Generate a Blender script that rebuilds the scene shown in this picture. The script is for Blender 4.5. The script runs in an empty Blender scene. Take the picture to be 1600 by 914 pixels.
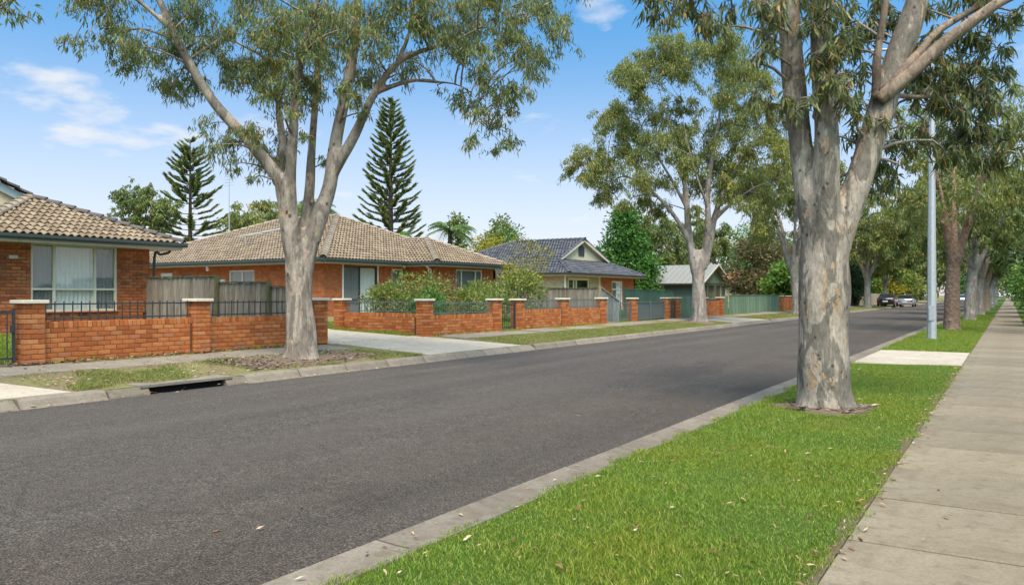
import bpy, bmesh, math, random
import numpy as np
from mathutils import Vector, Matrix
R = math.radians
sc = bpy.context.scene
col = sc.collection
rnd = random.Random(7)

# ---------------------------------------------------------------- camera, sky, sun, exposure
TH = R(32.32)                       # the camera looks this far to the left of the street's direction (+Y)
CS, SN = math.cos(TH), math.sin(TH)
cam = bpy.data.cameras.new('camera')
cam.sensor_width = 36.0
cam.lens = 27.63
cam.shift_y = 3.0/1600.0
cam.clip_start = 0.05
cam.clip_end = 3000
camo = bpy.data.objects.new('camera', cam); col.objects.link(camo)
camo.location = (0, 0, 1.5)
camo.rotation_euler = (R(90), 0, TH)
sc.camera = camo

SUN_EL, SUN_AZ = 62.0, 140.0        # azimuth clockwise from +Y: behind the camera, a little to the right
w = bpy.data.worlds.new('World'); sc.world = w; w.use_nodes = True
nt = w.node_tree; N = nt.nodes; L = nt.links
N.clear()
wo = N.new('ShaderNodeOutputWorld'); bg = N.new('ShaderNodeBackground')
sky = N.new('ShaderNodeTexSky'); sky.sky_type = 'NISHITA'; sky.sun_disc = False
sky.sun_elevation = R(SUN_EL); sky.sun_rotation = R(SUN_AZ)
sky.air_density = 1.0; sky.dust_density = 1.6; sky.ozone_density = 1.6
tc = N.new('ShaderNodeTexCoord')
sep = N.new('ShaderNodeSeparateXYZ'); L.new(tc.outputs['Generated'], sep.inputs[0])
# the blue deepens quickly above the horizon in the photograph: stretch elevations, the same all round
mz = N.new('ShaderNodeMath'); mz.operation = 'MULTIPLY'; mz.inputs[1].default_value = 2.4; L.new(sep.outputs['Z'], mz.inputs[0])
cmb = N.new('ShaderNodeCombineXYZ'); L.new(sep.outputs['X'], cmb.inputs[0]); L.new(sep.outputs['Y'], cmb.inputs[1]); L.new(mz.outputs[0], cmb.inputs[2])
nrm = N.new('ShaderNodeVectorMath'); nrm.operation = 'NORMALIZE'; L.new(cmb.outputs[0], nrm.inputs[0])
L.new(nrm.outputs[0], sky.inputs['Vector'])
hs = N.new('ShaderNodeHueSaturation'); hs.inputs['Saturation'].default_value = 1.1
tint = N.new('ShaderNodeMix'); tint.data_type = 'RGBA'; tint.blend_type = 'MULTIPLY'; tint.inputs['Factor'].default_value = 1.0
L.new(sky.outputs[0], tint.inputs['A']); tint.inputs['B'].default_value = (.66, .96, .98, 1); L.new(tint.outputs['Result'], hs.inputs['Color'])
# small fair-weather clouds on a plane overhead
za = N.new('ShaderNodeMath'); za.operation = 'MAXIMUM'; za.inputs[1].default_value = 0.0; L.new(sep.outputs['Z'], za.inputs[0])
zb = N.new('ShaderNodeMath'); zb.operation = 'ADD'; zb.inputs[1].default_value = 0.16; L.new(za.outputs[0], zb.inputs[0])
dx = N.new('ShaderNodeMath'); dx.operation = 'DIVIDE'; L.new(sep.outputs['X'], dx.inputs[0]); L.new(zb.outputs[0], dx.inputs[1])
dy = N.new('ShaderNodeMath'); dy.operation = 'DIVIDE'; L.new(sep.outputs['Y'], dy.inputs[0]); L.new(zb.outputs[0], dy.inputs[1])
cc = N.new('ShaderNodeCombineXYZ'); L.new(dx.outputs[0], cc.inputs[0]); L.new(dy.outputs[0], cc.inputs[1])
cc.inputs[2].default_value = 8.3
cn = N.new('ShaderNodeTexNoise'); cn.inputs['Scale'].default_value = 1.9; cn.inputs['Detail'].default_value = 7.0; cn.inputs['Roughness'].default_value = 0.55
L.new(cc.outputs[0], cn.inputs['Vector'])
cr = N.new('ShaderNodeMapRange'); cr.inputs['From Min'].default_value = 0.58; cr.inputs['From Max'].default_value = 0.68; cr.clamp = True
L.new(cn.outputs['Fac'], cr.inputs['Value'])
cm = N.new('ShaderNodeMath'); cm.operation = 'MULTIPLY'; cm.inputs[1].default_value = 0.8; L.new(cr.outputs[0], cm.inputs[0])
mix = N.new('ShaderNodeMix'); mix.data_type = 'RGBA'
L.new(cm.outputs[0], mix.inputs['Factor']); 
# pale haze low over the whole horizon
hz_ = N.new('ShaderNodeMapRange'); hz_.interpolation_type = 'SMOOTHSTEP'; hz_.inputs['From Min'].default_value = -0.02; hz_.inputs['From Max'].default_value = 0.35; hz_.inputs['To Min'].default_value = 0.95; hz_.inputs['To Max'].default_value = 0.0
L.new(sep.outputs['Z'], hz_.inputs['Value'])
hm = N.new('ShaderNodeMix'); hm.data_type = 'RGBA'; L.new(hz_.outputs[0], hm.inputs['Factor']); L.new(hs.outputs[0], hm.inputs['A']); hm.inputs['B'].default_value = (2.85, 2.67, 2.68, 1)
L.new(hm.outputs['Result'], mix.inputs['A']); mix.inputs['B'].default_value = (2.85, 2.88, 2.95, 1)
L.new(mix.outputs['Result'], bg.inputs['Color']); bg.inputs['Strength'].default_value = 0.15
L.new(bg.outputs[0], wo.inputs[0])

sl = bpy.data.lights.new('sun', 'SUN'); sl.energy = 3.0; sl.angle = R(30); sl.color = (1.0, 0.87, 0.765)
so = bpy.data.objects.new('sun', sl); col.objects.link(so)
so.rotation_euler = (R(90-SUN_EL), 0, R(180-SUN_AZ))
sc.view_settings.view_transform = 'Standard'; sc.view_settings.look = 'None'; sc.view_settings.gamma = 1.0
sc.view_settings.use_curve_mapping = False
sc.view_settings.exposure = 1.1
sc.render.engine = 'CYCLES'
sc.cycles.use_denoising = True
sc.cycles.use_adaptive_sampling = True
sc.cycles.adaptive_threshold = 0.02
sc.cycles.max_bounces = 6; sc.cycles.diffuse_bounces = 3; sc.cycles.glossy_bounces = 3
sc.cycles.transmission_bounces = 4; sc.cycles.transparent_max_bounces = 8

# ---------------------------------------------------------------- helpers
class MB:
    def __init__(s): s.v = []; s.f = []
    def add(s, v, f):
        o = len(s.v); s.v += [tuple(p) for p in v]; s.f += [tuple(i+o for i in q) for q in f]
    def box(s, x0, x1, y0, y1, z0, z1):
        s.add([(x0,y0,z0),(x1,y0,z0),(x1,y1,z0),(x0,y1,z0),(x0,y0,z1),(x1,y0,z1),(x1,y1,z1),(x0,y1,z1)],
              [(0,3,2,1),(4,5,6,7),(0,1,5,4),(1,2,6,5),(2,3,7,6),(3,0,4,7)])
    def hexa(s, b, t):              # bottom quad, top quad (counter-clockwise from above)
        s.add(list(b)+list(t), [(0,3,2,1),(4,5,6,7),(0,1,5,4),(1,2,6,5),(2,3,7,6),(3,0,4,7)])
    def prism(s, poly, d):          # polygon extruded by vector d
        n = len(poly); d = Vector(d); a = [Vector(p) for p in poly]; b = [p+d for p in a]
        s.add(a+b, [tuple(range(n-1,-1,-1)), tuple(range(n,2*n))]+[(i,(i+1)%n,n+(i+1)%n,n+i) for i in range(n)])
    def face(s, *p): s.add(p, [tuple(range(len(p)))])
    def tube(s, pts, rad, n=8, cap=True, lump=0.0, seed=0):
        P = [Vector(p) for p in pts]; m = len(P); rr = random.Random(seed)
        ph = [rr.random()*6.28 for _ in range(8)]
        up = None; o = len(s.v)
        for i in range(m):
            t = (P[min(i+1,m-1)]-P[max(i-1,0)]).normalized()
            if up is None:
                up = t.orthogonal().normalized()
            up = (up - t*up.dot(t)).normalized(); sd = t.cross(up)
            for k in range(n):
                a = 6.283185*k/n; r = rad[i]
                if lump: r *= 1+lump*(math.sin(2*a+ph[0]+i*.35)+.7*math.sin(3*a+ph[1]-i*.5)+.5*math.sin(5*a+ph[2]+i*.8)+.8*math.sin(i*.9+ph[3]))
                q = P[i]+up*(math.cos(a)*r)+sd*(math.sin(a)*r); s.v.append((q.x,q.y,q.z))
        for i in range(m-1):
            for k in range(n):
                a = o+i*n+k; b = o+i*n+(k+1)%n
                s.f.append((a,b,b+n,a+n))
        if cap:
            s.f.append(tuple(o+k for k in range(n-1,-1,-1))); s.f.append(tuple(o+(m-1)*n+k for k in range(n)))
    def mesh(s, name, smooth=False):
        me = bpy.data.meshes.new(name); me.from_pydata(s.v, [], s.f)
        if smooth: me.polygons.foreach_set('use_smooth', [True]*len(me.polygons))
        me.update(); return me
    def build(s, name, mt, parent=None, smooth=False): return obj(name, s.mesh(name, smooth), mt, parent)

def np_mesh(name, V, F, smooth=False):
    me = bpy.data.meshes.new(name); V = np.ascontiguousarray(V, dtype=np.float32)
    me.vertices.add(len(V)); me.vertices.foreach_set('co', V.ravel())
    if not isinstance(F, (list, tuple)): F = [F]
    idx = np.concatenate([f.ravel() for f in F]).astype(np.int32)
    tot = np.concatenate([np.full(len(f), f.shape[1]) for f in F]).astype(np.int32)
    st = np.concatenate([[0], np.cumsum(tot)[:-1]]).astype(np.int32)
    me.loops.add(len(idx)); me.loops.foreach_set('vertex_index', idx)
    me.polygons.add(len(tot)); me.polygons.foreach_set('loop_start', st); me.polygons.foreach_set('loop_total', tot)
    if smooth: me.polygons.foreach_set('use_smooth', np.ones(len(tot), dtype=bool))
    me.update(calc_edges=True); return me

def obj(name, me, mt=None, parent=None, loc=None, rot=None, local=False):
    o = bpy.data.objects.new(name, me); col.objects.link(o)
    if mt is not None and me is not None and len(me.materials) == 0: me.materials.append(MAT[mt] if isinstance(mt, str) else mt)
    if parent is not None:
        o.parent = parent
        if not local and parent.type == 'EMPTY': o.matrix_parent_inverse = Matrix.Translation(-parent.location)
        elif not local and parent.location.length > 0: o.matrix_parent_inverse = Matrix.Translation(-parent.location)
    if loc is not None: o.location = loc
    if rot is not None: o.rotation_euler = rot
    return o
def tag(o, label=None, cat=None, group=None, kind=None):
    if label: o['label'] = label
    if cat: o['category'] = cat
    if group: o['group'] = group
    if kind: o['kind'] = kind
    return o
def thing(name, loc, label, cat, group=None):
    o = bpy.data.objects.new(name, None); col.objects.link(o); o.location = loc; o.empty_display_size = .2
    return tag(o, label, cat, group)
def struct(name, mb, mt, smooth=False): return tag(mb.build(name, mt, None, smooth), kind='structure')
def catmull(P, per=4):
    P = [Vector(p) for p in P]; out = []
    if len(P) < 3: return P
    for i in range(len(P)-1):
        a = P[max(i-1,0)]; b = P[i]; c = P[i+1]; d = P[min(i+2,len(P)-1)]
        for k in range(per):
            t = k/per; t2 = t*t; t3 = t2*t
            out.append(.5*((2*b)+(c-a)*t+(2*a-5*b+4*c-d)*t2+(3*b-a-3*c+d)*t3))
    out.append(P[-1]); return out
def lerpl(r, per=4):
    out = []
    for i in range(len(r)-1):
        for k in range(per): out.append(r[i]+(r[i+1]-r[i])*k/per)
    out.append(r[-1]); return out

# ---------------------------------------------------------------- materials
MAT = {}
class NG:
    def __init__(s, name, rough=.8, spec=.3):
        m = bpy.data.materials.new(name); m.use_nodes = True; MAT[name] = m; s.m = m
        s.t = m.node_tree; s.n = s.t.nodes; s.b = s.n['Principled BSDF']; s.out = s.n['Material Output']
        s.b.inputs['Roughness'].default_value = rough; s.b.inputs['Specular IOR Level'].default_value = spec
        s._co = None
    def l(s, a, b): s.t.links.new(a, b)
    def co(s):
        if s._co is None: s._co = s.n.new('ShaderNodeTexCoord')
        return s._co.outputs['Object']
    def mp(s, scale, src=None, rot=(0,0,0), loc=(0,0,0)):
        q = s.n.new('ShaderNodeMapping'); q.inputs['Scale'].default_value = scale; q.inputs['Rotation'].default_value = rot; q.inputs['Location'].default_value = loc
        s.l(src or s.co(), q.inputs[0]); return q.outputs[0]
    def noise(s, scale, detail=4, rough=.55, vec=None, dist=0):
        q = s.n.new('ShaderNodeTexNoise'); q.inputs['Scale'].default_value = scale; q.inputs['Detail'].default_value = detail; q.inputs['Roughness'].default_value = rough
        q.inputs['Distortion'].default_value = dist
        s.l(vec or s.co(), q.inputs['Vector']); return q.outputs['Fac']
    def voro(s, scale, vec=None, feat='F1', out='Distance'):
        q = s.n.new('ShaderNodeTexVoronoi'); q.inputs['Scale'].default_value = scale; q.feature = feat
        s.l(vec or s.co(), q.inputs['Vector']); return q.outputs[out]
    def ramp(s, fac, stops, const=False):
        q = s.n.new('ShaderNodeValToRGB'); e = q.color_ramp.elements
        if const: q.color_ramp.interpolation = 'CONSTANT'
        while len(e) < len(stops): e.new(.5)
        for i, (p, c) in enumerate(stops): e[i].position = p; e[i].color = (c if len(c) == 4 else (*c, 1)) if isinstance(c, (tuple, list)) else (c, c, c, 1)
        s.l(fac, q.inputs[0]); return q.outputs[0]
    def mix(s, fac, a, b, mode='MIX'):
        q = s.n.new('ShaderNodeMix'); q.data_type = 'RGBA'; q.blend_type = mode
        for nm, v in (('Factor', fac), ('A', a), ('B', b)):
            i = q.inputs[nm] if nm == 'Factor' else [x for x in q.inputs if x.name == nm and x.type == 'RGBA'][0]
            if hasattr(v, 'is_output'): s.l(v, i)
            elif nm == 'Factor': i.default_value = v
            else: i.default_value = (*v, 1) if len(v) == 3 else v
        return [x for x in q.outputs if x.type == 'RGBA'][0]
    def math(s, op, a, b=0.0):
        q = s.n.new('ShaderNodeMath'); q.operation = op
        for i, v in enumerate((a, b)):
            if hasattr(v, 'is_output'): s.l(v, q.inputs[i])
            else: q.inputs[i].default_value = v
        return q.outputs[0]
    def color(s, c):
        if hasattr(c, 'is_output'): s.l(c, s.b.inputs['Base Color'])
        else: s.b.inputs['Base Color'].default_value = (*c, 1)
    def bump(s, h, strength=.5, dist=.01):
        q = s.n.new('ShaderNodeBump'); q.inputs['Strength'].default_value = strength; q.inputs['Distance'].default_value = dist
        s.l(h, q.inputs['Height']); s.l(q.outputs[0], s.b.inputs['Normal'])
    def objrand(s): return s.n.new('ShaderNodeObjectInfo').outputs['Random']
    def island(s): return s.n.new('ShaderNodeNewGeometry').outputs['Random Per Island']

def plain(name, c, rough=.6, spec=.3, metal=0, var=.12, scale=6):
    g = NG(name, rough, spec); g.b.inputs['Metallic'].default_value = metal
    n = g.noise(scale, 5)
    g.color(g.mix(n, tuple(x*(1-var) for x in c), tuple(min(1, x*(1+var)) for x in c)))
    return g

# asphalt
g = NG('asphalt', .8, .2)
big = g.noise(.18, 3, vec=g.mp((1, .25, 1))); fine = g.noise(75, 4, .75); spk = g.voro(150, out='Color')
streak = g.noise(.9, 4, vec=g.mp((1, .06, 1)))
crn = g.ramp(fine, [(.32, .015), (.5, .058), (.68, .185)])
base = g.mix(big, (.97, .80, .64), (1.24, 1.045, .86))
c = g.mix(1.0, crn, base, 'MULTIPLY')
c = g.mix(1.0, c, g.ramp(streak, [(.3, .86), (.7, 1.16)]), 'MULTIPLY')
sx = g.n.new('ShaderNodeSeparateXYZ'); g.l(g.co(), sx.inputs[0])
near = g.n.new('ShaderNodeMapRange'); near.inputs['From Min'].default_value = -6.6; near.inputs['From Max'].default_value = -4.2; g.l(sx.outputs[0], near.inputs[0])
worn = g.math('MULTIPLY', near.outputs[0], g.ramp(g.noise(.7, 5), [(.35, .25), (.65, 1.0)]))
c = g.mix(worn, c, g.mix(1.0, c, (.86, .80, .76), 'MULTIPLY'))
crk = g.voro(.55, vec=g.mp((1, .6, 1)), feat='DISTANCE_TO_EDGE')
c = g.mix(g.math('MULTIPLY', g.ramp(crk, [(0, 1.0), (.006, 0.0)]), g.ramp(g.noise(.25, 2), [(.5, 0.0), (.62, .35)])), c, (.02, .02, .02))
mid = g.noise(11, 5, .65)
c = g.mix(1.0, c, g.ramp(mid, [(.3, .80), (.7, 1.2)]), 'MULTIPLY')
stone = g.voro(110, out='Distance')
c = g.mix(g.math('MULTIPLY', g.ramp(stone, [(.16, 1.0), (.26, 0.0)]), g.ramp(g.noise(30, 2), [(.45, 0.0), (.6, .75)])), c, (.24, .225, .20))
def track(x, w_):                    # polished wheel paths
    d = g.math('ABSOLUTE', g.math('SUBTRACT', g.math('ADD', sx.outputs[0], g.math('MULTIPLY', g.noise(.35, 3), .5)), x+.25)); return g.ramp(d, [(0.0, 1.0), (w_, 0.0)])
tk = g.math('MAXIMUM', g.math('MAXIMUM', track(-4.5, .55), track(-6.0, .55)), g.math('MAXIMUM', track(-8.0, .5), track(-9.5, .5)))
c = g.mix(g.math('MULTIPLY', tk, .28), c, g.mix(1.0, c, (1.45, 1.42, 1.38), 'MULTIPLY'))
pat = g.ramp(g.noise(.42, 4, .6, g.mp((1, .5, 1), loc=(4, 9, 0))), [(.56, 0.0), (.60, 1.0)])
c = g.mix(g.math('MULTIPLY', pat, .35), c, g.mix(1.0, c, (.68, .68, .70), 'MULTIPLY'))
seam = g.math('ABSOLUTE', g.math('SUBTRACT', g.math('ADD', sx.outputs[0], g.math('MULTIPLY', g.noise(.8, 3), .12)), -6.95))
c = g.mix(g.math('MULTIPLY', g.ramp(seam, [(.0, 1.0), (.03, 0.0)]), .5), c, (.03, .03, .03))
g.color(c); g.bump(g.math('ADD', fine, g.math('MULTIPLY', stone, .6)), .8, .014)

def concrete(name, a, b, joint=False):
    g = NG(name, .85, .25)
    n1 = g.noise(1.3, 6, .6); n2 = g.noise(60, 4, .7); n3 = g.noise(9, 5, .65)
    c = g.mix(g.ramp(n1, [(.3, 0.0), (.7, 1.0)]), a, b)
    c = g.mix(1.0, c, g.ramp(n2, [(.3, .78), (.7, 1.12)]), 'MULTIPLY')
    c = g.mix(g.ramp(n3, [(.52, 0.0), (.72, .6)]), c, tuple(x*.55 for x in a))
    c = g.mix(g.ramp(g.noise(2.6, 6, .7, g.mp((1, 1, 1), loc=(5, 3, 1)), .8), [(.5, 0.0), (.68, .55)]), c, (a[0]*.72, a[1]*.64, a[2]*.52))
    c = g.mix(1.0, c, g.ramp(g.objrand(), [(0, .88), (1, 1.1)]), 'MULTIPLY')
    g.color(c); g.bump(n2, .4, .006); return g
concrete('path_concrete', (.17, .135, .088), (.24, .20, .138))
concrete('old_concrete', (.20, .168, .13), (.27, .235, .185))
concrete('kerb_concrete', (.15, .122, .09), (.235, .20, .155))
concrete('drive_concrete', (.38, .322, .245), (.46, .40, .315))
plain('joint_dark', (.03, .025, .02), .95)
plain('black_void', (.008, .008, .008), .95)
plain('cap_stone', (.62, .55, .43), .75, var=.1, scale=14)

# soils and grass
g = NG('ground_dry', .95, .1)
n = g.noise(.8, 6, .65); n2 = g.noise(14, 5, .7)
c = g.ramp(n, [(.3, (.165, .12, .078)), (.5, (.18, .155, .075)), (.68, (.16, .19, .05))])
g.color(g.mix(1.0, c, g.ramp(n2, [(.25, .6), (.75, 1.35)]), 'MULTIPLY')); g.bump(n2, .8, .03)
g = NG('soil_green', .95, .1)
n = g.noise(1.1, 6, .65); n2 = g.noise(22, 5, .7)
c = g.ramp(n, [(.3, (.045, .075, .014)), (.55, (.06, .10, .018)), (.75, (.085, .095, .03))])
g.color(g.mix(1.0, c, g.ramp(n2, [(.25, .6), (.75, 1.25)]), 'MULTIPLY')); g.bump(n2, .8, .03)
g = NG('soil', .95, .1)
n2 = g.noise(25, 6, .7)
g.color(g.ramp(n2, [(.3, (.10, .07, .048)), (.7, (.24, .18, .125))])); g.bump(n2, 1.0, .04)

def leafmat(name, stops, trans=.28, rough=.5, clump=None, cs=.35, spec=.25):
    g = NG(name, rough, spec)
    r = g.island()
    c = g.ramp(r, stops)
    if clump:
        n = g.noise(cs, 3, .6)
        c = g.mix(g.ramp(n, [(.42, 0.0), (.66, .8)]), c, g.mix(1.0, c, clump, 'MULTIPLY'))
    g.color(c)
    tr = g.n.new('ShaderNodeBsdfTranslucent'); g.l(g.mix(1.0, c, (1.25, 1.3, .75), 'MULTIPLY'), tr.inputs[0])
    mx = g.n.new('ShaderNodeMixShader'); mx.inputs[0].default_value = trans
    g.l(g.b.outputs[0], mx.inputs[1]); g.l(tr.outputs[0], mx.inputs[2]); g.l(mx.outputs[0], g.out.inputs[0])
    return g
leafmat('gum_leaf', [(0, (0.0941, 0.1398, 0.0609)), (.35, (0.1411, 0.1971, 0.0896)), (.7, (0.1976, 0.2419, 0.1111)), (.9, (0.254, 0.2598, 0.0986)), (.97, (0.3763, 0.1971, 0.0717))], .4, .45, (1.2, 1.04, .75), .8)
leafmat('gum_leaf_near', [(0, (.075, .105, .05)), (.4, (.11, .145, .07)), (.75, (.15, .18, .085)), (.93, (.225, .225, .085)), (.99, (.38, .2, .08))], .42, .4, (1.25, 1.08, .75), .6)
leafmat('gum_leaf_far', [(0, (0.1056, 0.1536, 0.0538)), (.4, (0.1632, 0.2112, 0.073)), (.75, (0.2304, 0.2688, 0.096)), (.93, (0.3456, 0.2976, 0.096)), (1, (0.4032, 0.2496, 0.096))], .4, .5, (1.28, 1.1, .8), .35)
leafmat('gum_leaf_dark', [(0, (0.0756, 0.1188, 0.0475)), (.5, (0.1296, 0.1836, 0.0691)), (.85, (0.1944, 0.2376, 0.0864)), (1, (0.3024, 0.2376, 0.0972))], .38, .5, (1.3, 1.15, .75), .3)
leafmat('bright_leaf', [(0, (0.036, 0.102, 0.018)), (.5, (0.066, 0.168, 0.03)), (1, (0.12, 0.24, 0.048))], .25, .4)
leafmat('lime_leaf', [(0, (.06, .13, .02)), (.5, (.11, .20, .035)), (1, (.19, .26, .05))], .3, .4)
leafmat('dark_leaf', [(0, (0.0168, 0.0392, 0.014)), (.6, (0.0308, 0.0672, 0.0224)), (1, (0.056, 0.098, 0.035))], .15, .4)
leafmat('bronze_leaf', [(0, (.07, .075, .03)), (.5, (.11, .105, .042)), (.85, (.16, .12, .05)), (1, (.22, .13, .055))], .3, .5)
leafmat('yellow_leaf', [(0, (.13, .15, .02)), (.5, (.24, .22, .025)), (1, (.36, .28, .03))], .3, .5)
leafmat('shrub_leaf', [(0, (.08, .14, .03)), (.5, (.155, .225, .05)), (.82, (.27, .29, .07)), (.95, (.34, .24, .08)), (1, (.36, .14, .07))], .35, .45)
leafmat('bronze_shrub_leaf', [(0, (.07, .08, .03)), (.4, (.12, .10, .04)), (.75, (.20, .12, .055)), (1, (.26, .10, .06))], .25, .45)
leafmat('pine_leaf', [(0, (0.11, 0.1375, 0.0605)), (.5, (0.1705, 0.209, 0.0825)), (1, (0.253, 0.2805, 0.11))], .3, .55)
leafmat('palm_leaf', [(0, (.06, .12, .03)), (.6, (.11, .18, .045)), (1, (.20, .24, .07))], .25, .4)
leafmat('grass_blade', [(0, (.10, .165, .017)), (.45, (.155, .245, .026)), (.8, (.225, .32, .045)), (.94, (.32, .34, .085)), (1, (.42, .34, .16))], .35, .5, (1.3, 1.0, .8), .9)
leafmat('dry_grass_blade', [(0, (0.115, 0.1552, 0.0287)), (.4, (0.184, 0.207, 0.046)), (.7, (0.276, 0.2415, 0.0862)), (1, (0.391, 0.299, 0.1495))], .3, .6, (.75, .95, .8), .7)
leafmat('litter_leaf', [(0, (.10, .05, .025)), (.4, (.24, .12, .055)), (.7, (.38, .25, .13)), (1, (.5, .42, .3))], .1, .7)
leafmat('bark_litter', [(0, (.06, .04, .028)), (.5, (.14, .095, .07)), (.85, (.24, .175, .13)), (1, (.42, .35, .28))], .0, .9)

def bark(name, pale, grey, tan, dark, s=1.0, stretch=.33, patch=(.47, .53), tanr=(.60, .63)):
    g = NG(name, .8, .2)
    v = g.mp((1, 1, stretch))
    n1 = g.noise(3.2*s, 5, .6, v, .6); n2 = g.noise(4.6*s, 4, .55, g.mp((1, 1, stretch), loc=(7.3, 2.1, 9.4)), .5)
    n3 = g.noise(1.2*s, 3, .5, g.mp((1, 1, .5), loc=(3, 8, 1))); fine = g.noise(45, 5, .7, g.mp((1, 1, .25)))
    c = g.mix(g.ramp(n1, [(patch[0], 0.0), (patch[1], 1.0)]), pale, grey)
    c = g.mix(g.ramp(n2, [(tanr[0], 0.0), (tanr[1], 1.0)]), c, tan)
    c = g.mix(g.ramp(n3, [(.55, 0.0), (.72, .65)]), c, dark)
    kn = g.voro(5.0*s, vec=g.mp((1, 1, .75), loc=(1.7, 4.2, .3))); gate_ = g.ramp(g.noise(2.3*s, 2, .5, g.mp((1, 1, 1), loc=(9, 1, 5))), [(.50, 0.0), (.54, 1.0)])
    c = g.mix(g.math('MULTIPLY', g.ramp(kn, [(.11, .9), (.19, 0.0)]), gate_), c, (.06, .04, .028))
    m2 = g.noise(11*s, 4, .6, g.mp((1, 1, .55), loc=(2.2, 6.1, 3.3)), .4)
    c = g.mix(1.0, c, g.ramp(m2, [(.38, .74), (.46, .95), (.56, 1.0), (.64, 1.22)]), 'MULTIPLY')
    c = g.mix(1.0, c, g.ramp(fine, [(.3, .74), (.7, 1.18)]), 'MULTIPLY')
    g.color(c)
    h = g.math('ADD', g.math('MULTIPLY', g.ramp(n1, [(patch[0], 0.0), (patch[1], 1.0)]), .5), g.math('MULTIPLY', fine, .8))
    h = g.math('ADD', h, g.math('MULTIPLY', g.ramp(n2, [(tanr[0], 0.0), (tanr[1], 1.0)]), -.7))
    g.bump(h, .5, .02)
bark('bark_pale', (.34, .282, .222), (.185, .152, .12), (.36, .25, .165), (.145, .125, .11), .9)
bark('bark_patchy', (.33, .275, .215), (.16, .138, .11), (.36, .245, .15), (.085, .07, .055), 1.7, .3, (.48, .53), (.605, .625))
bark('bark_plain', (.34, .29, .25), (.22, .19, .165), (.33, .24, .17), (.16, .13, .11), .8)
bark('bark_branch', (.30, .25, .21), (.19, .16, .135), (.28, .20, .15), (.12, .10, .085), 1.6, .4)
bark('bark_brown', (.26, .195, .14), (.17, .125, .09), (.22, .15, .10), (.075, .05, .035), 1.6, .35)
g = NG('bark_rough', .9, .15)
vv = g.voro(22, vec=g.mp((1, 1, .5))); n = g.noise(9, 5, .7)
g.color(g.mix(1.0, g.ramp(n, [(.3, (.13, .08, .055)), (.55, (.24, .155, .11)), (.75, (.33, .25, .2))]), g.ramp(vv, [(0, .45), (.35, 1.15)]), 'MULTIPLY'))
g.bump(vv, .9, .03)
g = NG('bark_dark', .9, .15); g.color(g.ramp(g.noise(12, 5), [(.3, (.05, .035, .025)), (.7, (.12, .09, .065))]))

# bricks
def brick_piece(name, src, stops):
    g = NG(name, .9, .15)
    r = g.objrand() if src == 'obj' else g.island()
    n = g.noise(16, 6, .7); n2 = g.noise(2.2, 4)
    c = g.ramp(r, stops)
    c = g.mix(1.0, c, g.ramp(n, [(.25, .68), (.75, 1.2)]), 'MULTIPLY')
    c = g.mix(g.ramp(n2, [(.56, 0.0), (.72, .4)]), c, (.20, .13, .09))
    g.color(c); g.bump(n, .5, .006)
FB = [(0, (.30, .085, .028)), (.3, (.41, .125, .04)), (.6, (.47, .16, .052)), (.85, (.51, .21, .08)), (1, (.33, .125, .065))]
HB = [(0, (.23, .075, .036)), (.2, (.37, .11, .042)), (.6, (.45, .15, .058)), (.88, (.49, .185, .075)), (1, (.18, .085, .06))]
brick_piece('fence_brick', 'obj', FB); brick_piece('fence_brick_joined', 'isl', FB)
brick_piece('house_brick', 'obj', HB)
plain('mortar', (.105, .052, .022), .95, scale=40)
plain('house_mortar', (.33, .24, .18), .95, scale=40)
def brickwall(name, axis, c1, c2, mort, scale=1.0):
    g = NG(name, .9, .15)
    sp = g.n.new('ShaderNodeSeparateXYZ'); g.l(g.co(), sp.inputs[0])
    cb = g.n.new('ShaderNodeCombineXYZ'); g.l(sp.outputs[1 if axis == 'x' else 0], cb.inputs[0]); g.l(sp.outputs[2], cb.inputs[1])
    b = g.n.new('ShaderNodeTexBrick'); g.l(cb.outputs[0], b.inputs['Vector'])
    b.inputs['Scale'].default_value = 1.0; b.inputs['Brick Width'].default_value = .24; b.inputs['Row Height'].default_value = .086
    b.inputs['Mortar Size'].default_value = .006; b.inputs['Mortar Smooth'].default_value = .2; b.inputs['Bias'].default_value = 0.0
    b.inputs['Color1'].default_value = (*c1, 1); b.inputs['Color2'].default_value = (*c2, 1); b.inputs['Mortar'].default_value = (*mort, 1)
    n = g.noise(5, 6, .7); n2 = g.noise(30, 4, .7)
    c = g.mix(1.0, b.outputs['Color'], g.ramp(n, [(.3, .62), (.55, 1.0), (.75, 1.22)]), 'MULTIPLY')
    c = g.mix(1.0, c, g.ramp(n2, [(.3, .82), (.7, 1.15)]), 'MULTIPLY')
    g.color(c); g.bump(g.math('MULTIPLY', b.outputs['Fac'], -1.0), .6, .008)
for ax in 'xy':
    brickwall('wall_orange_'+ax, ax, (.47, .15, .052), (.37, .105, .038), (.29, .15, .09))
    brickwall('wall_cream_'+ax, ax, (.52, .42, .27), (.45, .34, .20), (.45, .38, .28))

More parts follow.
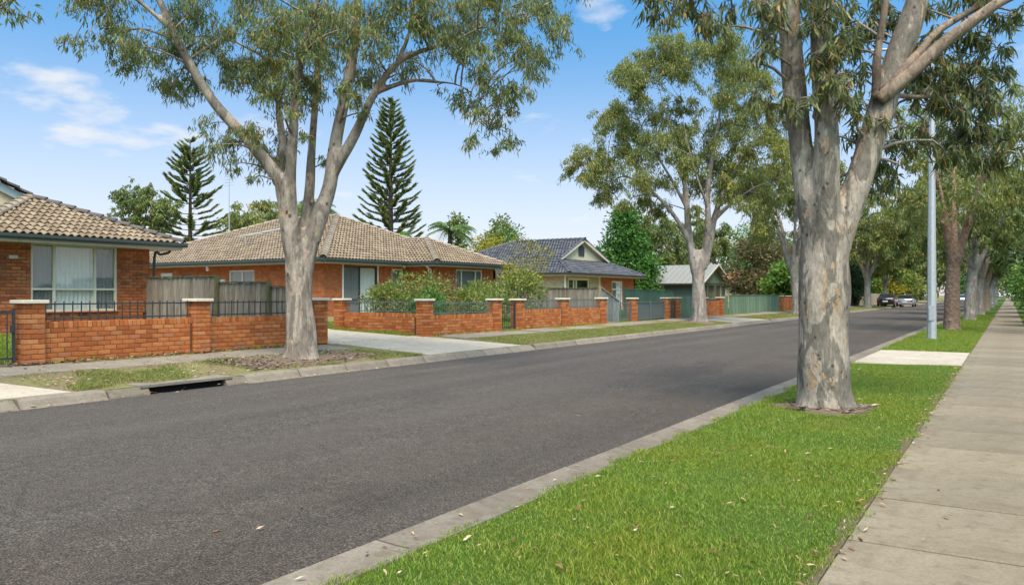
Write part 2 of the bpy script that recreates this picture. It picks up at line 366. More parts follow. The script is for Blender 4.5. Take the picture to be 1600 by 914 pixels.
# roof tiles
def tilemat(name, stops, src='isl', rough=.85):
    g = NG(name, rough, .25)
    r = g.objrand() if src == 'obj' else g.island()
    n = g.noise(7, 6, .7); n2 = g.noise(1.1, 4)
    c = g.ramp(r, stops); c = g.mix(1.0, c, g.ramp(n, [(.25, .6), (.75, 1.25)]), 'MULTIPLY')
    c = g.mix(g.ramp(n2, [(.5, 0.0), (.75, .45)]), c, tuple(x*.55 for x in stops[0][1]))
    g.color(c); g.bump(n, .4, .01)
TAN = [(0, (.165, .12, .08)), (.5, (.22, .165, .11)), (1, (.28, .215, .145))]
tilemat('tile_tan', TAN); tilemat('tile_tan_piece', TAN, 'obj')
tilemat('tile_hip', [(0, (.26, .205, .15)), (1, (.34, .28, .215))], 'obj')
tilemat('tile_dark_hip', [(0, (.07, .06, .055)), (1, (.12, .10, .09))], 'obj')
tilemat('tile_slate', [(0, (.055, .056, .065)), (.6, (.085, .087, .098)), (1, (.12, .122, .135))], 'isl', .6)
tilemat('tile_slate_hip', [(0, (.075, .075, .083)), (1, (.115, .115, .125))], 'obj', .6)
plain('roof_tan_dull', (.17, .13, .09), .9); plain('roof_under_shade', (.055, .042, .032), .9)  # underlay colour darkened to paint in the row shadow below the tile lips
plain('roof_slate_plain', (.05, .05, .056), .8)
g = plain('metal_roof', (.21, .205, .185), .85, .15)
plain('gutter_green', (.048, .062, .058), .5, .4); plain('gutter_dark', (.05, .046, .042), .5, .4)
plain('fascia_cream', (.56, .50, .40), .6); plain('fascia_grey', (.30, .31, .28), .6); plain('barge_blue', (.27, .34, .36), .6)
plain('render_cream', (.60, .52, .36), .85); plain('soffit', (.62, .57, .48), .7)
plain('frame_cream', (.66, .60, .47), .5, .4); plain('frame_white', (.72, .70, .64), .5, .4); plain('frame_bronze', (.05, .05, .045), .5, .4)
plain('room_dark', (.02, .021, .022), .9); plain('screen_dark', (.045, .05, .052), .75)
plain('curtain_white', (.82, .81, .77), .9, var=.05); plain('blind_grey', (.26, .27, .275), .8, var=.06)
plain('green_board', (.07, .098, .073), .75); plain('sage_board', (.22, .26, .16), .8)
g = NG('green_fence', .75, .25); n = g.noise(2.5, 6, .65, g.mp((1, 1, .3)))
g.color(g.mix(1.0, g.ramp(g.objrand(), [(0, (.115, .175, .115)), (1, (.15, .22, .145))]), g.ramp(n, [(.3, .72), (.7, 1.12)]), 'MULTIPLY'))
plain('steel_dark', (.045, .05, .055), .5, .4, .3); plain('steel_grey', (.125, .15, .15), .5, .4, .2)
g = NG('galvanised', .5, .45); g.b.inputs['Metallic'].default_value = .35
n = g.voro(26, out='Color'); g.color(g.ramp(g.noise(18, 5, .7), [(.3, (.32, .335, .34)), (.7, (.46, .48, .485))]))
def timber(name, a, b):
    g = NG(name, .9, .15); n = g.noise(10, 6, .65, g.mp((3, 3, .35))); n2 = g.noise(2.0, 4)
    c = g.mix(g.objrand(), a, b); c = g.mix(1.0, c, g.ramp(n, [(.3, .55), (.7, 1.2)]), 'MULTIPLY')
    c = g.mix(g.ramp(n2, [(.5, 0.0), (.75, .5)]), c, tuple(x*.6 for x in a)); g.color(c); g.bump(n, .6, .006)
timber('paling', (.19, .155, .115), (.31, .265, .215)); timber('paling_slate', (.16, .18, .175), (.22, .24, .235))
timber('paling_mossy', (.10, .095, .05), (.14, .13, .07)); timber('paling_pale', (.30, .25, .17), (.38, .33, .24)); timber('paling_brown', (.06, .035, .022), (.09, .055, .035))
plain('orange_timber', (.36, .11, .04), .7)
plain('pvc_white', (.66, .64, .58), .5); plain('meter_cream', (.58, .54, .46), .6)
g = NG('glass')
for nn in [g.b]: g.n.remove(nn)
lw = g.n.new('ShaderNodeLayerWeight'); lw.inputs[0].default_value = .5
tr = g.n.new('ShaderNodeBsdfTransparent'); tr.inputs[0].default_value = (.95, .96, .95, 1)
gl = g.n.new('ShaderNodeBsdfGlossy'); gl.inputs['Roughness'].default_value = .03
mx = g.n.new('ShaderNodeMixShader'); g.l(g.math('ADD', g.math('MULTIPLY', g.math('POWER', lw.outputs['Facing'], 5.0), .92), .07), mx.inputs[0]); g.l(tr.outputs[0], mx.inputs[1]); g.l(gl.outputs[0], mx.inputs[2]); g.l(mx.outputs[0], g.out.inputs[0])
def carpaint(name, c):
    g = NG(name, .28, .5); g.b.inputs['Coat Weight'].default_value = .6; g.b.inputs['Metallic'].default_value = .35; g.color(c)
carpaint('paint_black', (.02, .022, .026)); carpaint('paint_silver', (.34, .34, .36)); carpaint('paint_white', (.68, .69, .70)); carpaint('paint_red', (.35, .10, .09))
plain('car_glass', (.02, .025, .03), .08, .6); plain('tyre', (.018, .018, .018), .85); plain('rim', (.35, .35, .36), .35, .5, .7)
plain('tail_red', (.35, .02, .02), .3, .5); plain('plate', (.65, .66, .6), .5); plain('headlamp', (.7, .72, .74), .15, .6)

# ---------------------------------------------------------------- ground, road, kerbs, paths
PROF = [(-420, .7), (-30, .62), (-21, .52), (-17.5, .43), (-14.1, .30), (-13.9, .285), (-12.95, .235), (-11.04, .125)]
def gz(x):
    if x > -2.77: return .095 if x < .6 else .10
    if x > -11.04: return 0.0
    for (a, za_), (b, zb_) in zip(PROF, PROF[1:]):
        if a <= x <= b: return za_+(zb_-za_)*(x-a)/(b-a)
    return .7
mb = MB()
pts = PROF + [(-11.03, -.15), (-2.78, -.15), (-2.77, .088), (-.78, .09), (.56, .09), (20, .14), (420, .3)]
ys = [-60, -5, 5, 15, 25, 40, 60, 90, 140, 250, 700]
for y in ys:
    for (x, z_) in pts: mb.v.append((x, y, z_))
n = len(pts)
for j in range(len(ys)-1):
    for i in range(n-1): mb.f.append((j*n+i, j*n+i+1, (j+1)*n+i+1, (j+1)*n+i))
struct('ground', mb, 'ground_dry')
mb = MB(); rx = [-10.90, -10.4, -9, -7, -5, -3.6, -3.20]; rz = [.002, .012, .045, .062, .045, .014, .002]
for y in ys:
    for a, b in zip(rx, rz): mb.v.append((a, y, b))
n = len(rx)
for j in range(len(ys)-1):
    for i in range(n-1): mb.f.append((j*n+i, j*n+i+1, (j+1)*n+i+1, (j+1)*n+i))
struct('road', mb, 'asphalt', True)
# greener strip on the camera's side, and front yards
mb = MB()
for a, b in ((-20, 17.6), (21.6, 420)): mb.add([(-2.765, a, .096), (-.785, a, .098), (-.785, b, .098), (-2.765, b, .096)], [(0,1,2,3)])
mb.add([(.565, -20, .098), (9, -20, .12), (9, 420, .12), (.565, 420, .098)], [(0,1,2,3)])
struct('verge_grass_bed', mb, 'soil_green')
mb = MB(); k = 0
for a, b in ((-2, 17.6), (21.6, 70)):
    n = int((b-a)/.12); r_ = random.Random(5)
    for i in range(n+1):
        y = a+(b-a)*i/n; w_ = .035+.035*abs(math.sin(y*2.1)+.6*math.sin(y*5.7))+r_.uniform(0, .02)
        mb.v += [(-.786, y, .104), (-.79-w_, y, .1005)]
        if i: mb.f.append((k-2, k, k+1, k-1))
        k += 2
struct('soil_edge', mb, 'soil')
mb = MB()
for y0, y1 in ((-6, 13.3), (17.6, 30.6), (31.2, 58)):
    xs = [-14.45, -17.5, -20.9]
    for a, b in zip(xs, xs[1:]): mb.add([(b, y0, gz(b)+.006), (a, y0, gz(a)+.006), (a, y1, gz(a)+.006), (b, y1, gz(b)+.006)], [(0,1,2,3)])
struct('front_lawn', mb, 'soil_green')
# bare soil round the two nearest trunks
def soilpatch(name, cx, cy, rx_, ry_, seed, zf, lift=.012):
    r = random.Random(seed); mb = MB(); n = 40; ring = []
    mb.v.append((cx, cy, zf(cx)+lift+.05))
    for rr in (.4, .75, 1.0):
        for k in range(n):
            a = 6.2832*k/n; q = rr*(1+.18*math.sin(3*a+seed)+.12*math.sin(5*a+2*seed)+r.uniform(-.06, .06))
            x = cx+rx_*q*math.cos(a); y = cy+ry_*q*math.sin(a)
            mb.v.append((x, y, zf(x)+lift+(.045 if rr < .5 else .02 if rr < .9 else -.008)))
    for k in range(n): mb.f.append((0, 1+k, 1+(k+1) % n))
    for q in range(2):
        for k in range(n): mb.f.append((1+q*n+k, 1+(q+1)*n+k, 1+(q+1)*n+(k+1) % n, 1+q*n+(k+1) % n))
    return struct(name, mb, 'soil', True)
soilpatch('bare_soil', -12.0, 11.1, .72, 1.9, 3, gz)
soilpatch('bare_soil', -1.88, 10.25, .55, .55, 5, lambda x: .096)
soilpatch('bare_soil', -12.2, 35.5, .8, 2.0, 8, gz)

def kerbset(name, prof, low, y0, y1, seg, drives, mt, skip=()):
    root = tag(bpy.data.objects.new(name, None), kind='structure'); col.objects.link(root)
    def seg_mesh(nm, pr, ln):
        mb = MB(); n = len(pr)
        for y in (0, ln-.022):
            for (x, z_) in pr: mb.v.append((x, y, z_))
        mb.f += [(i, (i+1) % n, n+(i+1) % n, n+i) for i in range(n)]
        mb.f += [tuple(range(n)), tuple(range(2*n-1, n-1, -1))]
        return mb.mesh(nm)
    A = seg_mesh('kerb_stone', prof, seg); B = seg_mesh('kerb_stone_low', low, seg)
    y = y0
    while y < y1:
        mid = y+seg/2
        if not any(a < mid < b for a, b in skip):
            lowered = any(a < mid < b for a, b in drives)
            obj('kerb_stone', B if lowered else A, mt, root, (0, y, rnd.uniform(-.003, .003)))
        y += seg
    mb = MB(); n = len(prof)
    for yy in (y, 420):
        for (x, z_) in prof: mb.v.append((x, yy, z_))
    mb.f += [(i, (i+1) % n, n+(i+1) % n, n+i) for i in range(n)]; mb.build('kerb_run', mt, root)
    return root
KL = [(-10.78, -.06), (-10.78, .006), (-10.86, .008), (-10.885, .03), (-10.93, .105), (-10.97, .13), (-11.09, .137), (-11.09, -.06)]
KLl = [(-10.78, -.06), (-10.78, .006), (-10.86, .008), (-10.90, .035), (-11.0, .10), (-11.05, .128), (-11.09, .138), (-11.09, -.06)]
KR = [(-3.24, -.06), (-3.24, .012), (-3.08, .004), (-2.95, .004), (-2.90, .018), (-2.84, .075), (-2.80, .098), (-2.73, .105), (-2.73, -.06)]
KRl = [(-3.24, -.06), (-3.24, .012), (-3.08, .006), (-2.95, .010), (-2.90, .03), (-2.84, .06), (-2.80, .085), (-2.73, .102), (-2.73, -.06)]
kerbset('kerb_far_side', KL, KLl, -7.98, 78, 1.2, ((-9, 5.4), (14.4, 18), (37.2, 44)), 'kerb_concrete', ((6.4, 8.7),))
kerbset('kerb_near_side', KR, KRl, -6, 70, 2.4, ((16.8, 21.6),), 'kerb_concrete')
# the little strip of gutter line beside the far kerb
# storm drain inlet in the far kerb
dr = thing('storm_drain', (-11.0, 7.65, 0), 'concrete storm drain inlet with a dark slot, set into the far kerb', 'drain')
mb = MB(); mb.box(-11.30, -10.905, 6.92, 8.55, .105, .145); mb.build('lintel', 'old_concrete', dr)
for a, b in ((6.42, 7.05), (8.42, 8.81)):
    mb = MB(); mb.prism([(-10.84, a, -.05), (-10.87, a, .03), (-10.93, a, .11), (-11.2, a, .114), (-11.2, a, -.05)], (0, b-a, 0)); mb.build('end_block', 'kerb_concrete', dr)
mb = MB(); mb.box(-11.6, -11.0, 6.6, 8.7, -.14, .103); mb.build('pit', 'black_void', dr)
mb = MB(); mb.box(-11.02, -10.86, 6.74, 8.56, -.02, -.002); mb.build('sill', 'black_void', dr)

def slabs(name, x0, x1, zfun, y0, y1, pitch, mt, gap, far, skip=()):
    root = tag(bpy.data.objects.new(name, None), kind='structure'); col.objects.link(root)
    me = []
    for v in range(2):
        bm = bmesh.new(); bmesh.ops.create_cube(bm, size=1)
        for q in bm.verts:
            x = x0 if q.co.x < 0 else x1
            q.co = (x, (q.co.y+.5)*(pitch-gap), zfun(x)+(0 if q.co.z > 0 else -.1))
        bmesh.ops.bevel(bm, geom=[e for e in bm.edges if all(p.co.z > .05 for p in e.verts)], offset=.008, segments=1, affect='EDGES')
        m = bpy.data.meshes.new('slab'); bm.to_mesh(m); bm.free(); me.append(m)
    y = y0
    while y < y1:
        if not any(a < y+pitch/2 < b for a, b in skip):
            obj('slab', me[0], mt, root, (0, y, rnd.uniform(-.004, .004)), (0, rnd.uniform(-.002, .002), 0))
        y += pitch
    mb = MB(); mb.box(x0+.02, x1-.02, y0, y1, min(zfun(x0), zfun(x1))-.12, min(zfun(x0), zfun(x1))-.05); mb.build('joint_bed', 'joint_dark', root)
    mb = MB(); mb.add([(x0, y, zfun(x0)), (x1, y, zfun(x1)), (x1, far, zfun(x1)), (x0, far, zfun(x0))], [(0,1,2,3)]); mb.build('paving_run', mt, root)
    return root
slabs('footpath_near_side', -.78, .56, lambda x: .112, -1.78, 85, 1.10, 'path_concrete', .034, 420)
slabs('footpath_far_side', -13.86, -12.98, lambda x: gz(x)+.012, -3.0, 66, 1.5, 'old_concrete', .02, 420, ((13.9, 17.7),))

def apron(name, pts, mt, label=None, th=.1):
    mb = MB(); mb.hexa([(x, y, z_-th) for x, y, z_ in pts], pts); return struct(name, mb, mt)
# driveway crossings: corners counter-clockwise from above
apron('driveway_apron', [(-12.975, -8, .254), (-11.09, -8, .14), (-11.09, 6.0, .14), (-12.975, 5.5, .254)], 'drive_concrete')
apron('driveway_apron', [(-13.95, 13.95, .305), (-11.09, 14.0, .14), (-11.09, 18.0, .14), (-13.95, 17.5, .305)], 'drive_concrete')
dv = MB(); xs = [-13.955, -14.1, -17.5, -21, -30]
for a, b in zip(xs, xs[1:]): dv.hexa([(b, 13.8, gz(b)-.08), (a, 13.8, gz(a)-.08), (a, 17.35, gz(a)-.08), (b, 17.35, gz(b)-.08)], [(b, 13.8, gz(b)+.016), (a, 13.8, gz(a)+.016), (a, 17.35, gz(a)+.016), (b, 17.35, gz(b)+.016)])
struct('driveway', dv, 'drive_concrete')
apron('driveway_apron', [(-12.975, 38.0, .252), (-11.09, 37.4, .14), (-11.09, 43.6, .14), (-12.975, 42.6, .252)], 'drive_concrete')
r2 = tag(bpy.data.objects.new('driveway_crossing', None), kind='structure'); col.objects.link(r2)
for a, b in ((17.62, 18.9), (18.91, 20.2), (20.21, 21.58)):
    ca = -.35 if a < 17.7 else 0; cb = .35 if b > 21.5 else 0
    mb = MB(); mb.hexa([(-2.73, a+ca, -.02), (-.79, a, .02), (-.79, b, .02), (-2.73, b+cb, -.02)], [(-2.73, a+ca, .103), (-.79, a, .113), (-.79, b, .113), (-2.73, b+cb, .103)]); mb.build('slab', 'drive_concrete', r2)

# ---------------------------------------------------------------- brick front walls
def brick_mesh(name, lx, ly, lz):
    bm = bmesh.new(); bmesh.ops.create_cube(bm, size=1)
    for v in bm.verts: v.co = (v.co.x*lx, v.co.y*ly, v.co.z*lz)
    bmesh.ops.bevel(bm, geom=bm.edges[:], offset=.004, segments=1, affect='EDGES')
    m = bpy.data.meshes.new(name); bm.to_mesh(m); bm.free(); return m
BR_S = brick_mesh('brick', .11, .230, .076); BR_H = brick_mesh('brick_half', .11, .112, .076); BR_T = brick_mesh('brick_soldier', .112, .076, .108)
for m in (BR_S, BR_H, BR_T): m.materials.append(MAT['fence_brick'])
BRICKS_LEFT = [300]
def put_brick(part, kind, loc, rotz, joined, budget):
    j = (rnd.uniform(-.003, .003), rnd.uniform(-.002, .002))
    if budget is not None and budget[0] > 0:
        budget[0] -= 1
        obj('brick', {'S': BR_S, 'H': BR_H, 'T': BR_T}[kind], None, part, (loc[0]+j[0], loc[1]+j[1], loc[2]), (0, 0, rotz+rnd.uniform(-.006, .006)))
    else:
        lx, ly, lz = {'S': (.11, .23, .076), 'H': (.11, .112, .076), 'T': (.112, .076, .108)}[kind]
        if abs(rotz) > .5: lx, ly = ly, lx
        x, y, z_ = loc[0]+j[0], loc[1]+j[1], loc[2]
        joined.box(x-lx/2, x+lx/2, y-ly/2, y+ly/2, z_-lz/2, z_+lz/2)
def pillar(root, cx, cy, z0, courses, budget):
    mb = MB(); mb.box(cx-.163, cx+.163, cy-.163, cy+.163, z0-.25, z0+courses*.086); p = mb.build('pillar', 'mortar', root)
    J = MB()
    for c in range(courses):
        z_ = z0+.043+c*.086; o = .06; e = .1165
        if c % 2 == 0: sp = [(e, -o, 0), (o, e, R(90)), (-e, o, 0), (-o, -e, R(90))]
        else: sp = [(e, o, 0), (-o, e, R(90)), (-e, -o, 0), (o, -e, R(90))]
        for (a, b, rz_) in sp: put_brick(p, 'S', (cx+a, cy+b, z_), rz_, J, budget)
    if J.v: tag(J.build('brickwork', 'fence_brick_joined', p), kind='stuff')
    zt = z0+courses*.086+.002
    bm = bmesh.new(); bmesh.ops.create_cube(bm, size=1)
    for v in bm.verts: v.co = (cx+v.co.x*.44, cy+v.co.y*.44, zt+.03+v.co.z*.06)
    bmesh.ops.bevel(bm, geom=bm.edges[:], offset=.008, segments=1, affect='EDGES')
    m = bpy.data.meshes.new('cap'); bm.to_mesh(m); bm.free(); obj('cap', m, 'cap_stone', p)
    return p
def bay(root, axis, a0, a1, fixed, z0, courses, budget, top=True):
    """a straight run of stretcher bricks along an axis, closed by a soldier course"""
    mb = MB(); t = .05
    H = courses*.086+(.11 if top else 0)
    if axis == 'y': mb.box(fixed-t, fixed+t, a0, a1, z0-.3, z0+H-.012)
    else: mb.box(a0, a1, fixed-t, fixed+t, z0-.3, z0+H-.012)
    p = mb.build('wall_panel', 'mortar', root); J = MB(); rz_ = 0 if axis == 'y' else R(90)
    for c in range(-1, courses):
        y = a0+(.12 if c % 2 == 0 else 0)
        z_ = z0+.043+c*.086
        if c % 2 == 0: put_brick(p, 'H', (fixed, a0+.056, z_) if axis == 'y' else (a0+.056, fixed, z_), rz_, J, budget if c >= 0 else None)
        while y < a1-.05:
            full = y+.23 <= a1
            k = 'S' if full else 'H'; ln = .23 if full else .112
            if not full and y+.112 > a1: break
            m = y+ln/2+.002
            put_brick(p, k, (fixed, m, z_) if axis == 'y' else (m, fixed, z_), rz_, J, budget if c >= 0 else None); y += ln+.010
    if top:
        y = a0+.04; z_ = z0+courses*.086+.055
        while y < a1-.03:
            put_brick(p, 'T', (fixed, y, z_) if axis == 'y' else (y, fixed, z_), rz_, J, budget); y += .086
    if J.v: tag(J.build('brickwork', 'fence_brick_joined', p), kind='stuff')
    return p, z0+H
def railing(root, axis, a0, a1, fixed, zb, zt, sp, single, mt='steel_dark', r=.008, ext=.035, name='railing'):
    mb = MB()
    def bx(u0, u1, w0, w1, z0, z1):
        if axis == 'y': mb.box(fixed+w0, fixed+w1, u0, u1, z0, z1)
        else: mb.box(u0, u1, fixed+w0, fixed+w1, z0, z1)
    bx(a0, a1, -.012, .012, zb+.04, zb+.065); bx(a0, a1, -.012, .012, zt-.025, zt)
    k = int((a1-a0)/sp); first = a0+((a1-a0)-k*sp)/2
    if not single:
        for i in range(k+1): bx(first+i*sp-r, first+i*sp+r, -r*.7, r*.7, zb+.005, zt+ext)
    p = mb.build(name, mt, root)
    if single:
        m = MB(); m.box(-r, r, -r, r, zb+.005, zt+ext); me = m.mesh('bar')
        for i in range(k+1):
            u = first+i*sp; obj('bar', me, mt, p, (fixed, u, 0) if axis == 'y' else (u, fixed, 0))
    return p

W = -14.16
f1 = thing('front_wall', (-14.16, 10.2, .3), 'low orange brick front wall with railing and three capped pillars, nearest the camera on the left', 'wall')
pillar(f1, W, 6.95, .31, 12, BRICKS_LEFT)
p_, zt = bay(f1, 'y', 7.14, 10.06, W+.02, .31, 7, BRICKS_LEFT); railing(f1, 'y', 7.13, 10.07, W+.02, zt, zt+.32, .155, True)
pillar(f1, W, 10.25, .32, 12, BRICKS_LEFT)
p_, zt = bay(f1, 'y', 10.44, 13.38, W+.02, .31, 7, BRICKS_LEFT); railing(f1, 'y', 10.43, 13.39, W+.02, zt, zt+.32, .155, True)
pillar(f1, W, 13.57, .32, 12, BRICKS_LEFT)
f2 = thing('front_wall', (-14.16, 19.6, .3), 'low orange brick wall turning into the driveway, with railing, in front of the leafy shrubs', 'wall')
pillar(f2, -17.4, 17.68, .37, 11, None)
p_, zt = bay(f2, 'x', -17.21, -14.35, 17.66, .33, 6, None); railing(f2, 'x', -17.2, -14.35, 17.66, zt, zt+.33, .12, False, 'steel_grey')
pillar(f2, W, 17.70, .28, 12, None)
p_, zt = bay(f2, 'y', 17.89, 21.13, W+.02, .27, 6, None); railing(f2, 'y', 17.88, 21.14, W+.02, zt, zt+.35, .12, False, 'steel_grey')
pillar(f2, W, 21.32, .27, 12, None)
f3 = thing('front_wall', (-14.16, 26, .3), 'low orange brick wall with railing between the garden gate and the sloping paling fence', 'wall')
pillar(f3, W, 22.75, .26, 12, None)
p_, zt = bay(f3, 'y', 22.94, 25.75, W+.02, .26, 7, None); railing(f3, 'y', 22.93, 25.76, W+.02, zt, zt+.33, .12, False, 'steel_grey')
pillar(f3, W, 25.94, .27, 12, None)
p_, zt = bay(f3, 'y', 26.13, 29.05, W+.02, .26, 7, None); railing(f3, 'y', 26.12, 29.06, W+.02, zt, zt+.33, .12, False, 'steel_grey')
pillar(f3, W, 29.24, .28, 12, None)
gp = ['orange brick pillar left of the wide grey sliding gate', 'orange brick pillar right of the wide grey sliding gate', 'orange brick pillar where the green fence begins']
for y, lb in zip((32.4, 36.4, 37.85), gp):
    t = thing('brick_pillar', (W, y, .28), lb, 'pillar', 'gate pillars along the far footpath'); pillar(t, W, y, .26, 12, None)
f4 = thing('front_wall', (W, 43.5, .28), 'short low brick wall with two small pillars set into the green fence', 'wall')
pillar(f4, W, 42.0, .25, 12, None); bay(f4, 'y', 42.19, 44.75, W, .24, 9, None); pillar(f4, W, 44.94, .25, 12, None)
f5 = thing('front_wall', (W, 60, .28), 'distant orange brick wall and pillars beyond the green fence', 'wall')
pillar(f5, W, 59.2, .22, 13, None); bay(f5, 'y', 59.4, 61.6, W, .22, 11, None); pillar(f5, W, 61.8, .22, 13, None); bay(f5, 'y', 62.0, 66, W, .22, 11, None)

# gates
def gate(name, label, y0, y1, zb, zt, sp, mt, leafs=1, x=W+.03):
    t = thing(name, (x, (y0+y1)/2, zb), label, 'gate')
    mb = MB()
    ed = [y0+(y1-y0)*i/leafs for i in range(leafs+1)]
    for a, b in zip(ed, ed[1:]):
        a += .02; b -= .02
        mb.box(x-.02, x+.02, a, a+.04, zb, zt); mb.box(x-.02, x+.02, b-.04, b, zb, zt)
        mb.box(x-.015, x+.015, a+.04, b-.04, zb+.05, zb+.085); mb.box(x-.015, x+.015, a+.04, b-.04, zt-.09, zt-.055)
    mb.build('frame', mt, t)
    m = MB(); m.box(-.007, .007, -.007, .007, zb+.086, zt-.091); me = m.mesh('bar')
    k = int((y1-y0)/sp)
    for i in range(1, k):
        obj('bar', me, mt, t, (x, y0+(y1-y0)*i/k, 0))
    mb = MB(); mb.box(x+.021, x+.05, y1-.11, y1-.06, zb+.5, zb+.62); mb.build('latch', mt, t)
    return t
gate('metal_gate', 'dark steel bar gate beside the leftmost brick pillar', 5.3, 6.72, .36, 1.27, .13, 'steel_dark')
gate('garden_gate', 'narrow dark steel garden gate between two brick pillars by the shrubs', 21.52, 22.55, .34, 1.24, .11, 'steel_dark')
gate('metal_gate', 'small grey bar gate between the sloping fence and a brick pillar', 31.0, 32.2, .34, 1.2, .12, 'steel_grey')
gate('garden_gate', 'narrow dark gate between two brick pillars beside the green fence', 36.62, 37.62, .3, 1.22, .1, 'steel_dark')
sg = gate('sliding_gate', 'wide grey metal sliding gate with a sheet infill on the far footpath', 32.62, 36.18, .32, 1.22, .12, 'steel_grey', 2)
mb = MB(); mb.box(W-.01, W+.0, 32.7, 36.1, .40, 1.12); mb.build('infill_sheet', 'steel_grey', sg)

# ---------------------------------------------------------------- paling fences
def palings(root, p0, p1, zb0, zb1, zt0, zt1, mt, w_=.10, single=True, rail='paling_mossy', cap=True, side=1):
    p0 = Vector((*p0, 0)); p1 = Vector((*p1, 0)); d = (p1-p0); ln = d.length; d.normalize(); nrm_ = Vector((-d.y, d.x, 0))*side
    k = int(ln/w_); J = MB()
    for i in range(k):
        t = (i+.5)/k; c = p0+d*(ln*t); zb = zb0+(zb1-zb0)*t; zt = zt0+(zt1-zt0)*t+rnd.uniform(-.012, .006)
        off = (.014 if i % 2 else 0)+rnd.uniform(-.003, .003)
        hw = w_*.56 if i % 2 == 0 else w_*.44
        a = c-d*hw+nrm_*off; b = c+d*hw+nrm_*off; th = nrm_*.014
        mb = MB() if single else J
        mb.hexa([(a.x, a.y, zb), (b.x, b.y, zb), (b.x+th.x, b.y+th.y, zb), (a.x+th.x, a.y+th.y, zb)],
                [(a.x, a.y, zt), (b.x, b.y, zt), (b.x+th.x, b.y+th.y, zt), (a.x+th.x, a.y+th.y, zt)])
        if single: mb.build('paling', mt, root)
    if not single: tag(J.build('paling', mt, root), kind='stuff')
    for fr in (.25, .8):
        mb = MB(); a = p0-nrm_*.05; b = p1-nrm_*.05; z0 = zb0+(zt0-zb0)*fr; z1 = zb1+(zt1-zb1)*fr
        mb.hexa([(a.x, a.y, z0), (b.x, b.y, z1), (b.x+nrm_.x*.04, b.y+nrm_.y*.04, z1), (a.x+nrm_.x*.04, a.y+nrm_.y*.04, z0)],
                [(a.x, a.y, z0+.07), (b.x, b.y, z1+.07), (b.x+nrm_.x*.04, b.y+nrm_.y*.04, z1+.07), (a.x+nrm_.x*.04, a.y+nrm_.y*.04, z0+.07)]); mb.build('rail', rail, root)
    if cap:
        mb = MB(); a = p0-nrm_*.04; b = p1-nrm_*.04; q = nrm_*.10
        mb.hexa([(a.x, a.y, zt0+.008), (b.x, b.y, zt1+.008), (b.x+q.x, b.y+q.y, zt1+.008), (a.x+q.x, a.y+q.y, zt0+.008)],
                [(a.x, a.y, zt0+.035), (b.x, b.y, zt1+.035), (b.x+q.x, b.y+q.y, zt1+.035), (a.x+q.x, a.y+q.y, zt0+.035)]); mb.build('capping', rail, root)
def post(root, x, y, z0, z1, mt='paling_mossy', s=.05):
    mb = MB(); mb.box(x-s, x+s, y-s, y+s, z0, z1); mb.build('post', mt, root)
pf = thing('paling_fence', (-17.6, 13.45, .4), 'weathered grey timber paling fence stepping down beside the nearest house', 'fence')
# palings face the camera (-Y)
palings(pf, (-20.9, 13.45), (-17.75, 13.45), .40, .36, 1.97, 1.97, 'paling', side=-1)
palings(pf, (-17.65, 13.45), (-15.72, 13.45), .36, .33, 1.80, 1.80, 'paling', side=-1)
palings(pf, (-15.66, 13.45), (-14.4, 13.45), .33, .30, 1.68, 1.68, 'paling', side=-1)
post(pf, -17.70, 13.40, .3, 1.98); post(pf, -15.69, 13.40, .3, 1.79)
pf = thing('paling_fence', (-17.5, 30.9, .4), 'grey timber paling fence behind the brick wall, dropping steeply at its street end', 'fence')
palings(pf, (-22.5, 30.9), (-17.82, 30.9), .40, .36, 1.84, 1.82, 'paling', side=-1)
palings(pf, (-17.74, 30.9), (-15.05, 30.9), .36, .30, 1.77, 1.77, 'paling', side=-1)
palings(pf, (-14.93, 30.9), (-14.1, 30.9), .30, .28, 1.77, 1.2, 'paling_slate', side=-1)
post(pf, -17.78, 30.86, .3, 1.86, 'paling'); post(pf, -14.99, 30.85, .3, 1.86, 'paling_pale', .055)
# green fences
gf = thing('green_fence', (-14.2, 40, .28), 'green painted paling fence behind the broad full-crowned gum tree', 'fence')
palings(gf, (-14.2, 38.1), (-14.2, 41.75), .24, .24, 1.42, 1.42, 'green_fence', .14, True, 'green_fence', False, -1)
palings(gf, (-14.2, 45.2), (-14.2, 46.5), .24, .24, 1.42, 1.42, 'green_fence', .14, True, 'green_fence', False, -1)
gf2 = thing('panel_fence', (-14.1, 52.5, .28), 'long plain green sheet panel fence along the far footpath', 'fence')
for i in range(26):
    y = 46.6+i*.46; mb = MB()
    mb.add([(-14.12, y, .2), (-14.09, y+.06, .2), (-14.09, y+.40, .2), (-14.12, y+.455, .2), (-14.12, y, 1.43), (-14.09, y+.06, 1.43), (-14.09, y+.40, 1.43), (-14.12, y+.455, 1.43),
            (-14.15, y, .2), (-14.15, y+.455, .2), (-14.15, y, 1.43), (-14.15, y+.455, 1.43)],
           [(0,1,5,4), (1,2,6,5), (2,3,7,6), (3,9,11,7), (9,8,10,11), (8,0,4,10), (4,5,6,7,11,10), (0,8,9,3,2,1)]); mb.build('panel', 'green_fence', gf2)
mb = MB(); mb.box(-14.17, -14.07, 46.55, 58.6, 1.432, 1.47); mb.build('capping', 'green_fence', gf2)
gs = thing('green_fence', (-20, 38.0, .4), 'green side fence running back beside the driveway with the sliding gate', 'fence')
palings(gs, (-17.2, 38.2), (-14.4, 38.05), .40, .28, 1.80, 1.62, 'green_fence', .16, True, 'green_fence', True, -1)
tf = thing('paling_fence', (-14.1, 90, .28), 'distant pale timber fence behind the parked cars', 'fence')
palings(tf, (-14.1, 67), (-14.1, 88.5), .2, .2, 1.6, 1.6, 'paling_pale', .5, True, 'paling_brown', False, -1)
